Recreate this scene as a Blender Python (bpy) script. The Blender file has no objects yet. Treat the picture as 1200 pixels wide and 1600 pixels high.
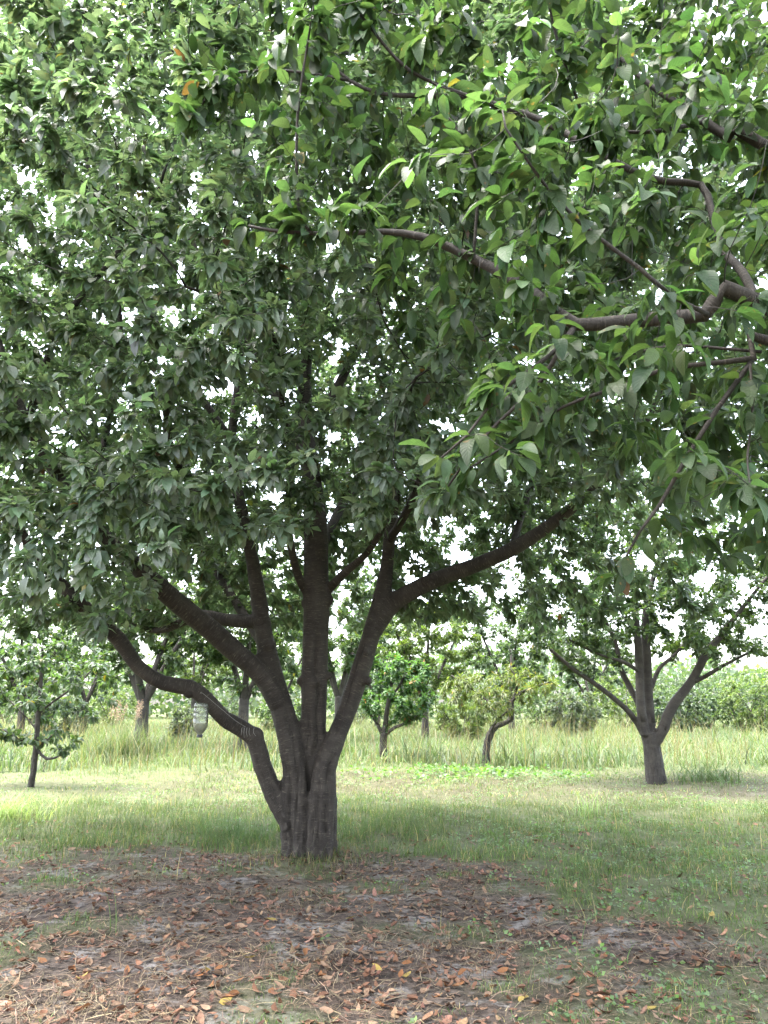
import bpy, bmesh, math
import numpy as np
from mathutils import Vector, noise as mnoise

rng = np.random.default_rng(7)
scene = bpy.context.scene
col = scene.collection
R = math.radians

# ------------------------------------------------------------------ camera
FPX, PITCH, CAMZ = 1202.0, R(14.0), 1.5      # focal length in photo pixels (1200x1600), tilt, eye height
cam_d = bpy.data.cameras.new('camera')
cam = bpy.data.objects.new('camera', cam_d)
col.objects.link(cam)
cam.location = (0, 0, CAMZ)
cam.rotation_euler = (R(90) + PITCH, 0, 0)
cam_d.sensor_fit = 'VERTICAL'
cam_d.sensor_height = 24.0
cam_d.lens = 12.0 * FPX / 800.0
cam_d.clip_start = 0.05
cam_d.clip_end = 2000
scene.camera = cam

# ------------------------------------------------------------------ sky, sun, exposure (overcast)
SUN_EL, SUN_AZ = R(72), R(-85)               # azimuth from +Y towards +X: high, to the left
world = bpy.data.worlds.new('World')
scene.world = world
world.use_nodes = True
wn = world.node_tree
wn.nodes.clear()
w_out = wn.nodes.new('ShaderNodeOutputWorld')
w_bg = wn.nodes.new('ShaderNodeBackground')
w_sky = wn.nodes.new('ShaderNodeTexSky')
w_sky.sky_type = 'NISHITA'
w_sky.sun_disc = False
w_sky.sun_elevation = SUN_EL
w_sky.sun_rotation = SUN_AZ
w_sky.air_density = 1.0
w_sky.dust_density = 4.0
w_hsv = wn.nodes.new('ShaderNodeHueSaturation')
w_hsv.inputs['Saturation'].default_value = 0.5
wn.links.new(w_sky.outputs[0], w_hsv.inputs['Color'])
wn.links.new(w_hsv.outputs[0], w_bg.inputs['Color'])
w_bg.inputs['Strength'].default_value = 0.15
wn.links.new(w_bg.outputs[0], w_out.inputs['Surface'])

sun_d = bpy.data.lights.new('sun', 'SUN')
sun_d.energy = 1.2
sun_d.angle = R(40)
sun_d.color = (1.0, 0.96, 0.9)
sun = bpy.data.objects.new('sun', sun_d)
col.objects.link(sun)
sdir = Vector((math.sin(SUN_AZ) * math.cos(SUN_EL), math.cos(SUN_AZ) * math.cos(SUN_EL), math.sin(SUN_EL)))
sun.rotation_euler = sdir.to_track_quat('Z', 'Y').to_euler()

scene.view_settings.view_transform = 'Standard'
scene.view_settings.look = 'None'
scene.view_settings.exposure = 3.6
scene.view_settings.gamma = 1.0
cy = scene.cycles
cy.max_bounces = 9
cy.diffuse_bounces = 7
cy.glossy_bounces = 2
cy.transmission_bounces = 5
cy.transparent_max_bounces = 8
cy.caustics_reflective = False
cy.caustics_refractive = False
cy.sample_clamp_indirect = 6.0
cy.use_denoising = True
scene.render.engine = 'CYCLES'

# ------------------------------------------------------------------ helpers: positions
SP, CP = math.sin(PITCH), math.cos(PITCH)

def W(px, py, Y):
    """the point at ground distance Y along the line of sight of a photo pixel"""
    dx, dz = (px - 600) / FPX, (800 - py) / FPX
    d = np.array([dx, CP - dz * SP, SP + dz * CP])
    return np.array([0, 0, CAMZ]) + d * (Y / d[1])

def axial(P):
    P = np.asarray(P, float)
    return P[..., 1] * CP + (P[..., 2] - CAMZ) * SP

def pix(P):
    P = np.asarray(P, float)
    t = axial(P)
    up = -P[..., 1] * SP + (P[..., 2] - CAMZ) * CP
    t = np.where(np.abs(t) < 1e-3, 1e-3, t)
    return 600 + FPX * P[..., 0] / t, 800 - FPX * up / t, t

def on_ground(px, py):
    dx, dz = (px - 600) / FPX, (800 - py) / FPX
    d = np.array([dx, CP - dz * SP, SP + dz * CP])
    return np.array([0, 0, CAMZ]) + d * (-CAMZ / d[2])

TREE_XY = on_ground(482, 1345)[:2]

def gh(x, y):
    """height of the ground"""
    h = 0.020 * np.sin(1.3 * x + 0.7 * y) + 0.015 * np.sin(2.9 * x - 1.9 * y + 1) + 0.008 * np.sin(6.1 * x + 5.3 * y)
    h = h + 0.006 * np.sin(13 * x - 9 * y + 2) + 0.005 * np.sin(17 * y + 11 * x)
    r2 = (x - TREE_XY[0]) ** 2 + (y - TREE_XY[1]) ** 2
    return h + 0.06 * np.exp(-r2 / 0.5)

def smooth01(x, a, b):
    t = np.clip((x - a) / (b - a), 0, 1)
    return t * t * (3 - 2 * t)

def unit(v):
    return v / np.maximum(np.linalg.norm(v, axis=-1, keepdims=True), 1e-9)

# ------------------------------------------------------------------ helpers: objects
def link(name, me, mat=None, parent=None, loc=None):
    o = bpy.data.objects.new(name, me)
    col.objects.link(o)
    if me is not None and mat is not None and not me.materials:
        me.materials.append(mat)
    if parent is not None:
        o.parent = parent
    if loc is not None:
        o.location = loc
    return o

def tag(o, label=None, cat=None, group=None, kind=None):
    for k, v in (('label', label), ('category', cat), ('group', group), ('kind', kind)):
        if v:
            o[k] = v
    return o

def mesh_np(name, V, F, attrs=None, smooth=True):
    """V (n,3); F list of index arrays (m,k); attrs name -> (n,) float or (n,3) vector or (n,4) colour"""
    V = np.ascontiguousarray(V, np.float32)
    me = bpy.data.meshes.new(name)
    loops = np.concatenate([f.ravel() for f in F]).astype(np.int32)
    tot = np.concatenate([np.full(len(f), f.shape[1], np.int32) for f in F])
    start = np.concatenate([[0], np.cumsum(tot)[:-1]]).astype(np.int32)
    me.vertices.add(len(V))
    me.vertices.foreach_set('co', V.ravel())
    me.loops.add(len(loops))
    me.loops.foreach_set('vertex_index', loops)
    me.polygons.add(len(tot))
    me.polygons.foreach_set('loop_start', start)
    me.update(calc_edges=True)
    if smooth:
        me.polygons.foreach_set('use_smooth', np.ones(len(tot), bool))
    for k, a in (attrs or {}).items():
        a = np.ascontiguousarray(a, np.float32)
        if a.ndim == 1:
            me.attributes.new(k, 'FLOAT', 'POINT').data.foreach_set('value', a)
        elif a.shape[1] == 3:
            me.attributes.new(k, 'FLOAT_VECTOR', 'POINT').data.foreach_set('vector', a.ravel())
        else:
            me.attributes.new(k, 'FLOAT_COLOR', 'POINT').data.foreach_set('color', a.ravel())
    return me

def rgba(c):
    c = np.asarray(c, float)
    return np.concatenate([c, np.ones(c.shape[:-1] + (1,))], -1)

# ------------------------------------------------------------------ materials
class NT:
    def __init__(self, name):
        self.m = bpy.data.materials.new(name)
        self.m.use_nodes = True
        self.t = self.m.node_tree
        self.t.nodes.clear()
        self.out = self.t.nodes.new('ShaderNodeOutputMaterial')
    def n(self, typ, **kw):
        nd = self.t.nodes.new('ShaderNode' + typ)
        for k, v in kw.items():
            if k.startswith('i_'):
                key = k[2:].replace('_', ' ')
                key = int(key) if key.isdigit() else key
                if hasattr(v, 'is_output') or isinstance(v, bpy.types.NodeSocket):
                    self.t.links.new(v, nd.inputs[key])
                else:
                    nd.inputs[key].default_value = v
            else:
                setattr(nd, k, v)
        return nd
    def math(self, op, a, b=None, c=None):
        kw = {'i_0': a}
        if b is not None: kw['i_1'] = b
        if c is not None: kw['i_2'] = c
        return self.n('Math', operation=op, **kw).outputs[0]
    def mix(self, f, a, b, mode='MIX'):
        nd = self.t.nodes.new('ShaderNodeMix')
        nd.data_type = 'RGBA'
        nd.blend_type = mode
        for i, v in ((0, f), (6, a), (7, b)):
            if isinstance(v, bpy.types.NodeSocket):
                self.t.links.new(v, nd.inputs[i])
            else:
                nd.inputs[i].default_value = v if i == 0 or len(v) == 4 else (*v, 1)
        return nd.outputs[2]
    def ramp(self, f, stops):
        nd = self.t.nodes.new('ShaderNodeValToRGB')
        self.t.links.new(f, nd.inputs[0])
        el = nd.color_ramp.elements
        while len(el) < len(stops):
            el.new(0.5)
        for e, (p, c) in zip(el, stops):
            e.position = p
            e.color = (*c, 1) if len(c) == 3 else c
        return nd.outputs[0]
    def attr(self, name, out='Color'):
        return self.n('Attribute', attribute_name=name).outputs[out]
    def surf(self, s):
        self.t.links.new(s, self.out.inputs['Surface'])
        return self.m

def leaf_material(name, trans=0.42, rough=0.38, spec=0.5, veins=True, tcol=(1.35, 1.5, 0.55)):
    t = NT(name)
    c = t.attr('col')
    uv = t.attr('leafuv', 'Vector')
    nz = t.n('TexNoise', i_Scale=55.0, i_Detail=3.0)
    t.t.links.new(t.n('TexCoord').outputs['Object'], nz.inputs['Vector'])
    c = t.mix(0.35, c, t.mix(1.0, c, t.ramp(nz.outputs[0], [(0.3, (0.62, 0.62, 0.62)), (0.7, (1.35, 1.35, 1.3))]), 'MULTIPLY'))
    sp = t.n('TexNoise', i_Scale=38.0, i_Detail=2.0, i_Roughness=0.4)
    t.t.links.new(t.n('NewGeometry').outputs['Position'], sp.inputs['Vector'])
    c = t.mix(t.math('MULTIPLY', t.ramp(sp.outputs[0], [(0.70, (0, 0, 0)), (0.74, (1, 1, 1))]), .75), c, (0.16, 0.10, 0.04))   # brown blotches
    kw = {}
    if veins:
        s = t.n('SeparateXYZ', i_0=uv)
        ax = t.math('ABSOLUTE', s.outputs[0])
        ph = t.math('MULTIPLY', t.math('SUBTRACT', s.outputs[1], t.math('MULTIPLY', ax, 0.22)), 9.0 * math.pi)
        v = t.math('POWER', t.math('ABSOLUTE', t.math('SINE', ph)), 0.45)         # 0 on the side veins
        mid = t.math('MINIMUM', t.math('MULTIPLY', ax, 14.0), 1.0)                 # 0 on the midrib
        g = t.math('MULTIPLY', v, mid)
        c = t.mix(t.math('MULTIPLY', t.math('SUBTRACT', 1.0, g), 0.20), c, t.mix(1.0, c, (1.9, 1.75, 1.6), 'MULTIPLY'))
        b = t.n('Bump', i_Strength=0.3, i_Distance=0.004, i_Height=g)
        kw['i_Normal'] = b.outputs[0]
    p = t.n('BsdfPrincipled', i_Base_Color=c, i_Roughness=rough, **kw)
    p.inputs['Specular IOR Level'].default_value = spec
    tr = t.n('BsdfTranslucent', i_Color=t.mix(1.0, c, tcol, 'MULTIPLY'), **kw)
    return t.surf(t.n('MixShader', i_0=trans, i_1=p.outputs[0], i_2=tr.outputs[0]).outputs[0])

def dry_material(name, trans=0.12):
    t = NT(name)
    c = t.attr('col')
    nz = t.n('TexNoise', i_Scale=70.0, i_Detail=4.0)
    t.t.links.new(t.n('TexCoord').outputs['Object'], nz.inputs['Vector'])
    c = t.mix(0.7, c, t.mix(1.0, c, t.ramp(nz.outputs[0], [(0.32, (0.45, 0.45, 0.45)), (0.7, (1.4, 1.35, 1.3))]), 'MULTIPLY'))
    p = t.n('BsdfPrincipled', i_Base_Color=c, i_Roughness=0.8)
    p.inputs['Specular IOR Level'].default_value = 0.25
    tr = t.n('BsdfTranslucent', i_Color=c)
    return t.surf(t.n('MixShader', i_0=trans, i_1=p.outputs[0], i_2=tr.outputs[0]).outputs[0])

def bark_material(name, dark, light, lent, band=1.0, bump=0.02):
    """cherry bark: smooth skin crossed by rows of fine raised breathing pores, rough and furrowed low down"""
    t = NT(name)
    v = t.attr('bark', 'Vector')
    def tex(scale, sz, detail, rough=0.6):
        mp = t.n('Mapping', i_Vector=v)
        mp.inputs['Scale'].default_value = sz
        return t.n('TexNoise', i_Vector=mp.outputs[0], i_Scale=scale, i_Detail=detail, i_Roughness=rough).outputs[0]
    rings = tex(1.0, (14, 14, 95), 4.0, 0.7)
    big = tex(1.0, (5, 5, 7), 3.0)
    crack = tex(1.0, (38, 38, 7), 5.0, 0.7)
    fine = tex(1.0, (120, 120, 160), 3.0)
    c = t.mix(t.ramp(big, [(0.32, (0, 0, 0)), (0.68, (1, 1, 1))]), dark, light)
    lm = t.ramp(rings, [(0.56, (0, 0, 0)), (0.66, (1, 1, 1))])
    c = t.mix(t.math('MULTIPLY', lm, 0.55 * band), c, lent)
    dk = t.ramp(rings, [(0.30, (1, 1, 1)), (0.42, (0, 0, 0))])
    c = t.mix(t.math('MULTIPLY', dk, 0.6), c, tuple(0.35 * x for x in dark))
    low = t.attr('low', 'Fac')
    ck = t.ramp(crack, [(0.36, (1, 1, 1)), (0.5, (0, 0, 0))])
    c = t.mix(t.math('MULTIPLY', ck, t.math('MULTIPLY_ADD', low, 0.7, 0.12)), c, tuple(0.25 * x for x in dark))
    c = t.mix(0.5, c, t.mix(1.0, c, t.ramp(fine, [(0.3, (0.6, 0.6, 0.6)), (0.7, (1.4, 1.4, 1.4))]), 'MULTIPLY'))
    h = t.math('ADD', t.math('MULTIPLY', rings, 0.6), t.math('MULTIPLY', crack, t.math('MULTIPLY_ADD', low, 1.2, 0.25)))
    h = t.math('ADD', h, t.math('MULTIPLY', fine, 0.2))
    b = t.n('Bump', i_Strength=0.8, i_Distance=bump, i_Height=h)
    p = t.n('BsdfPrincipled', i_Base_Color=c, i_Roughness=0.75, i_Normal=b.outputs[0])
    p.inputs['Specular IOR Level'].default_value = 0.35
    return t.surf(p.outputs[0])

M_leaf_near = leaf_material('near_leaf', 0.5, 0.48, 0.3, tcol=(1.25, 1.45, 0.7))
M_leaf = leaf_material('cherry_leaf', 0.54, 0.38, 1.0, tcol=(1.25, 1.42, 0.8))
M_leaf_far = leaf_material('far_leaf', 0.42, 0.42, 0.4, veins=False)
M_grass = leaf_material('grass_blade', 0.4, 0.5, 0.3, veins=False, tcol=(1.3, 1.4, 0.7))
M_dry = dry_material('dry_plant')
M_bark = bark_material('cherry_bark', (0.01805, 0.01378, 0.01064), (0.0437, 0.03562, 0.02802), (0.1187, 0.09975, 0.07885), 1.2)
M_bark_far = bark_material('orchard_bark', (0.024, 0.02, 0.017), (0.052, 0.045, 0.037), (0.09, 0.078, 0.065), 0.6)
M_twig = bark_material('twig_bark', (0.0128, 0.01, 0.008), (0.0304, 0.0248, 0.02), (0.056, 0.048, 0.04), 0.5, 0.004)

# ------------------------------------------------------------------ tubes
def tube(P, rad, sides, lump=0.0, s0=0.0):
    """closed tapering tube along P -> verts, quads, tris, bark coordinates"""
    P = np.asarray(P, float)
    rad = np.asarray(rad, float)
    T = np.gradient(P, axis=0)
    T = unit(T)
    a = np.array([1.0, 0, 0]) if abs(T[0][0]) < 0.8 else np.array([0, 1.0, 0])
    U = np.zeros_like(P)
    u = unit(a - T[0] * a.dot(T[0]))
    for i in range(len(P)):
        u = u - T[i] * u.dot(T[i])
        u = u / max(np.linalg.norm(u), 1e-9)
        U[i] = u
    Vv = np.cross(T, U)
    th = np.arange(sides) * 2 * math.pi / sides
    rr = rad[:, None] * np.ones(sides)
    if lump:
        ph = rng.uniform(0, 6.28, 3)
        k = np.arange(len(P))[:, None]
        rr = rr * (1 + lump * (np.sin(2 * th + ph[0] + 0.25 * k) + 0.7 * np.sin(3 * th + ph[1] - 0.33 * k) + 0.6 * np.sin(0.9 * k + ph[2])))
    ring = P[:, None, :] + rr[..., None] * (np.cos(th)[None, :, None] * U[:, None, :] + np.sin(th)[None, :, None] * Vv[:, None, :])
    s = s0 + np.concatenate([[0], np.cumsum(np.linalg.norm(np.diff(P, axis=0), axis=1))])
    bk = np.stack([rr * np.cos(th), rr * np.sin(th), np.repeat(s[:, None], sides, 1)], -1)
    n = len(P)
    V = np.concatenate([ring.reshape(-1, 3), P[:1], P[-1:]])
    B = np.concatenate([bk.reshape(-1, 3), [[0, 0, s[0]]], [[0, 0, s[-1]]]])
    i = np.arange(n - 1)[:, None] * sides
    j = np.arange(sides)[None, :]
    j2 = (j + 1) % sides
    Q = np.stack([i + j, i + j2, i + sides + j2, i + sides + j], -1).reshape(-1, 4)
    j = np.arange(sides)
    j2 = (j + 1) % sides
    Tt = np.concatenate([np.stack([np.full(sides, n * sides), j2, j], -1),
                         np.stack([np.full(sides, n * sides + 1), (n - 1) * sides + j, (n - 1) * sides + j2], -1)])
    return V, Q, Tt, B

class Tubes:
    def __init__(self):
        self.V, self.Q, self.T, self.B, self.n = [], [], [], [], 0
    def add(self, P, rad, sides, lump=0.0):
        V, Q, T, B = tube(P, rad, sides, lump, rng.uniform(0, 50))
        self.V.append(V); self.Q.append(Q + self.n); self.T.append(T + self.n); self.B.append(B)
        self.n += len(V)
    def mesh(self, name, org):
        V = np.concatenate(self.V) - org
        return mesh_np(name, V, [np.concatenate(self.Q), np.concatenate(self.T)], {'bark': np.concatenate(self.B), 'low': np.zeros(len(V))})

def resample(P, r, step):
    """smooth curve through the points P, about step apart"""
    P = np.asarray(P, float); r = np.asarray(r, float)
    n = len(P)
    outP, outr = [], []
    for i in range(n - 1):
        p0, p1, p2, p3 = P[max(i - 1, 0)], P[i], P[i + 1], P[min(i + 2, n - 1)]
        k = max(1, int(round(np.linalg.norm(p2 - p1) / step)))
        for q in range(k):
            t = q / k
            outP.append(0.5 * ((2 * p1) + (-p0 + p2) * t + (2 * p0 - 5 * p1 + 4 * p2 - p3) * t * t + (-p0 + 3 * p1 - 3 * p2 + p3) * t ** 3))
            outr.append(r[i] + (r[i + 1] - r[i]) * t)
    outP.append(P[-1]); outr.append(r[-1])
    return np.array(outP), np.array(outr)

def traced(pts, step=0.12):
    """(px, py, distance, width in px) along a limb -> points and radii in metres"""
    P = np.array([W(a, b, Y) for a, b, Y, w in pts])
    r = np.array([0.5 * w * axial(W(a, b, Y)) / FPX for a, b, Y, w in pts])
    return resample(P, r, step)

# ------------------------------------------------------------------ growing branches towards light
def colonize(pts, attr, step, infl, kill, iters, trop=(0, 0, 0.05), jitter=0.25):
    N0 = len(pts)
    cap = N0 + 40000
    X = np.zeros((cap, 3)); X[:N0] = pts
    par = np.full(cap, -1, int)
    nch = np.zeros(cap, int)
    n = N0
    A = attr.copy()
    near = np.zeros(len(A), int); dist = np.full(len(A), 1e9)
    def upd(lo, hi):
        nonlocal near, dist
        for c in range(lo, hi, 400):
            e = min(c + 400, hi)
            D = np.linalg.norm(A[:, None, :] - X[None, c:e, :], axis=2)
            k = D.argmin(1); d = D[np.arange(len(A)), k]
            m = d < dist
            dist[m] = d[m]; near[m] = k[m] + c
    upd(0, n)
    trop = np.array(trop)
    for it in range(iters):
        act = dist < infl
        if not act.any() or n > cap - 3000:
            break
        u, inv = np.unique(near[act], return_inverse=True)
        D = np.zeros((len(u), 3))
        np.add.at(D, inv, unit(A[act] - X[near[act]]))
        D = unit(unit(D) + trop + rng.normal(0, jitter, D.shape))
        ok = nch[u] < 3
        un = u[ok]
        new = X[un] + step * D[ok]
        m = len(new)
        X[n:n + m] = new; par[n:n + m] = un; nch[un] += 1
        upd(n, n + m)
        n += m
        sat = nch[near] >= 3
        keep = (dist > kill) & ~(sat & (dist < infl))
        A, near, dist = A[keep], near[keep], dist[keep]
        if not len(A):
            break
    return X[:n], par[:n], N0

class Leaves:
    """placements of leaves: base, direction, face normal, length, colour"""
    def __init__(self):
        self.a = []
    def add(self, *arrs):
        self.a.append(arrs)
    def all(self):
        return [np.concatenate([x[i] for x in self.a]) for i in range(5)]

def spur_leaves(S, axis, k, size, droop, colour, out=None):
    """k leaves in a whorl round each spur"""
    n = len(S)
    idx = np.repeat(np.arange(n), k)
    m = len(idx)
    ax = unit(axis[idx] + rng.normal(0, 0.25, (m, 3)))
    rad = rng.normal(0, 1, (m, 3))
    rad = unit(rad - ax * (rad * ax).sum(1, keepdims=True))
    d = rad * 1.0 + ax * rng.uniform(0.0, 0.9, (m, 1))
    d[:, 2] -= droop * rng.uniform(0.1, 1.5, m)
    ex = 0 if out is None else out[idx] * rng.uniform(.1, 1.0, (m, 1))       # turned outwards, to the light
    d = unit(unit(d) + .55 * ex)
    up = ex + np.tile([0, 0, 1.0], (m, 1)) + 0.45 * np.concatenate([rad[:, :2], np.zeros((m, 1))], 1) + rng.normal(0, 0.32, (m, 3))
    nrm = unit(up - d * (up * d).sum(1, keepdims=True))
    L = size * rng.uniform(0.6, 1.2, m)
    P = S[idx] + d * (L * rng.uniform(0.15, 0.4, m))[:, None] + rng.normal(0, 0.008, (m, 3))
    return P, d, nrm, L, colour(m)

# leaf outlines: x across (half width), y along, z out of the face
def leaf_template(kind, seed=0):
    g = np.random.default_rng(seed)
    if kind == 'tiny':
        V = np.array([[0, 0, 0], [-.28, .45, .05], [.28, .45, .05], [0, 1, -.08]])
        return V, [np.array([[0, 3, 1], [0, 2, 3]])], np.array([[0, 0, 0], [-1, .5, 0], [1, .5, 0], [0, 1, 0]], float)
    if kind == 'far':
        V = np.array([[0, 0, 0], [-.27, .46, .05], [.27, .46, .05], [0, .46, -.02], [0, 1, -.10]])
        F = np.array([[0, 3, 1], [0, 2, 3], [1, 3, 4], [3, 2, 4]])
        uv = np.array([[0, 0, 0], [-1, .5, 0], [1, .5, 0], [0, .5, 0], [0, 1, 0]], float)
        return V, [F], uv
    rows = {'mid': [0, .30, .68, 1.0], 'litter': [0, .22, .5, .78, 1.0], 'near': [0, .14, .34, .56, .76, .91, 1.0]}[kind]
    wid = lambda y: 0.282 * (math.sin(math.pi * min(1, y ** 0.82)) ** 0.72) * (1 - 0.12 * y) if 0 < y < 1 else 0
    fold, bend, tw = g.uniform(.03, .42), g.uniform(0, .5), g.uniform(-.25, .25)
    V, uv, ids = [], [], []
    for k, y in enumerate(rows):
        w = wid(y)
        z0 = -bend * y * y + 0.05 * math.sin(y * 4)
        if w < 1e-4:
            ids.append([len(V)]); V.append([tw * y * y * .5, y, z0]); uv.append([0, y, 0])
        else:
            wav = g.uniform(-.018, .018) if kind == 'near' else 0
            cx = tw * y * y * .5
            ids.append([len(V), len(V) + 1, len(V) + 2])
            V += [[cx - w, y + .02, z0 + fold * w + wav], [cx, y, z0], [cx + w, y + .02, z0 + fold * w - wav]]
            uv += [[-1, y, 0], [0, y, 0], [1, y, 0]]
    Q, T = [], []
    for a, b in zip(ids, ids[1:]):
        if len(a) == 1:
            T += [[a[0], b[1], b[0]], [a[0], b[2], b[1]]]
        elif len(b) == 1:
            T += [[a[0], a[1], b[0]], [a[1], a[2], b[0]]]
        else:
            Q += [[a[0], a[1], b[1], b[0]], [a[1], a[2], b[2], b[1]]]
    return np.array(V, float), [np.array(Q), np.array(T)], np.array(uv, float)

def petiole_template(V, F, uv):
    """a thin stalk below the leaf base"""
    n = len(V)
    s = np.array([[-.012, .01, 0], [.012, .01, 0], [.0, -.30, .03], [0, .01, .02]])
    V2 = np.concatenate([V, s])
    T = np.array([[n, n + 1, n + 2], [n + 1, n + 3, n + 2], [n + 3, n, n + 2]])
    return V2, F + [T], np.concatenate([uv, [[0, 0, 0]] * 4])

TEMPL = {k: [leaf_template(k, s) for s in range(6)] for k in ('tiny', 'far', 'mid', 'near')}
TEMPL['near'] = [petiole_template(*x) for x in TEMPL['near']]

def leaf_mesh(name, org, P, d, n, L, C, kind, narrow=1.0):
    side = np.cross(d, n)
    Vs, Fs, As, Us, base = [], {}, [], [], 0
    pick = rng.integers(0, 6, len(P))
    for q in range(6):
        V, F, uv = TEMPL[kind][q]
        m = pick == q
        k = int(m.sum())
        if not k:
            continue
        X = (P[m] - org)[:, None, :] + L[m][:, None, None] * (V[None, :, 0:1] * narrow * side[m][:, None, :] + V[None, :, 1:2] * d[m][:, None, :] + V[None, :, 2:3] * n[m][:, None, :])
        Vs.append(X.reshape(-1, 3))
        off = base + np.arange(k)[:, None, None] * len(V)
        for f in F:
            if len(f):
                Fs.setdefault(f.shape[1], []).append((f[None] + off).reshape(-1, f.shape[1]))
        As.append(np.repeat(rgba(C[m]), len(V), 0))
        Us.append(np.tile(uv, (k, 1)))
        base += k * len(V)
    return mesh_np(name, np.concatenate(Vs), [np.concatenate(v) for v in Fs.values()], {'col': np.concatenate(As), 'leafuv': np.concatenate(Us)})

def palette(stops, spread=0.18, odd=None, odd_share=0.0):
    stops = np.array(stops)
    odd = None if odd is None else np.array(odd)
    def f(m):
        t = rng.uniform(0, len(stops) - 1.001, m)
        i = t.astype(int)
        c = stops[i] + (stops[i + 1] - stops[i]) * (t - i)[:, None]
        c = c * np.exp(rng.normal(0, spread, (m, 1))) * np.exp(rng.normal(0, 0.06, (m, 3)))
        if odd is not None:
            k = rng.random(m) < odd_share
            c[k] = odd[rng.integers(0, len(odd), k.sum())] * np.exp(rng.normal(0, 0.15, (int(k.sum()), 1)))
        return c
    return f

def leaf_variants(name, kind, mat, colour):
    out = []
    for q in range(12):
        V, F, uv = TEMPL[kind][q % 6]
        C = colour(1)
        out.append(mesh_np(name, V, [f for f in F if len(f)], {'col': np.repeat(rgba(C), len(V), 0), 'leafuv': uv}))
        out[-1].materials.append(mat)
    return out

def place_leaf(name, me, parent, org, P, d, n, L):
    o = bpy.data.objects.new(name, me)
    col.objects.link(o)
    o.parent = parent
    s = np.cross(d, n)
    m = np.eye(4)
    m[:3, 0] = s * L; m[:3, 1] = d * L; m[:3, 2] = n * L; m[:3, 3] = P - org
    o.matrix_local = [list(map(float, r)) for r in m]
    return o

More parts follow.
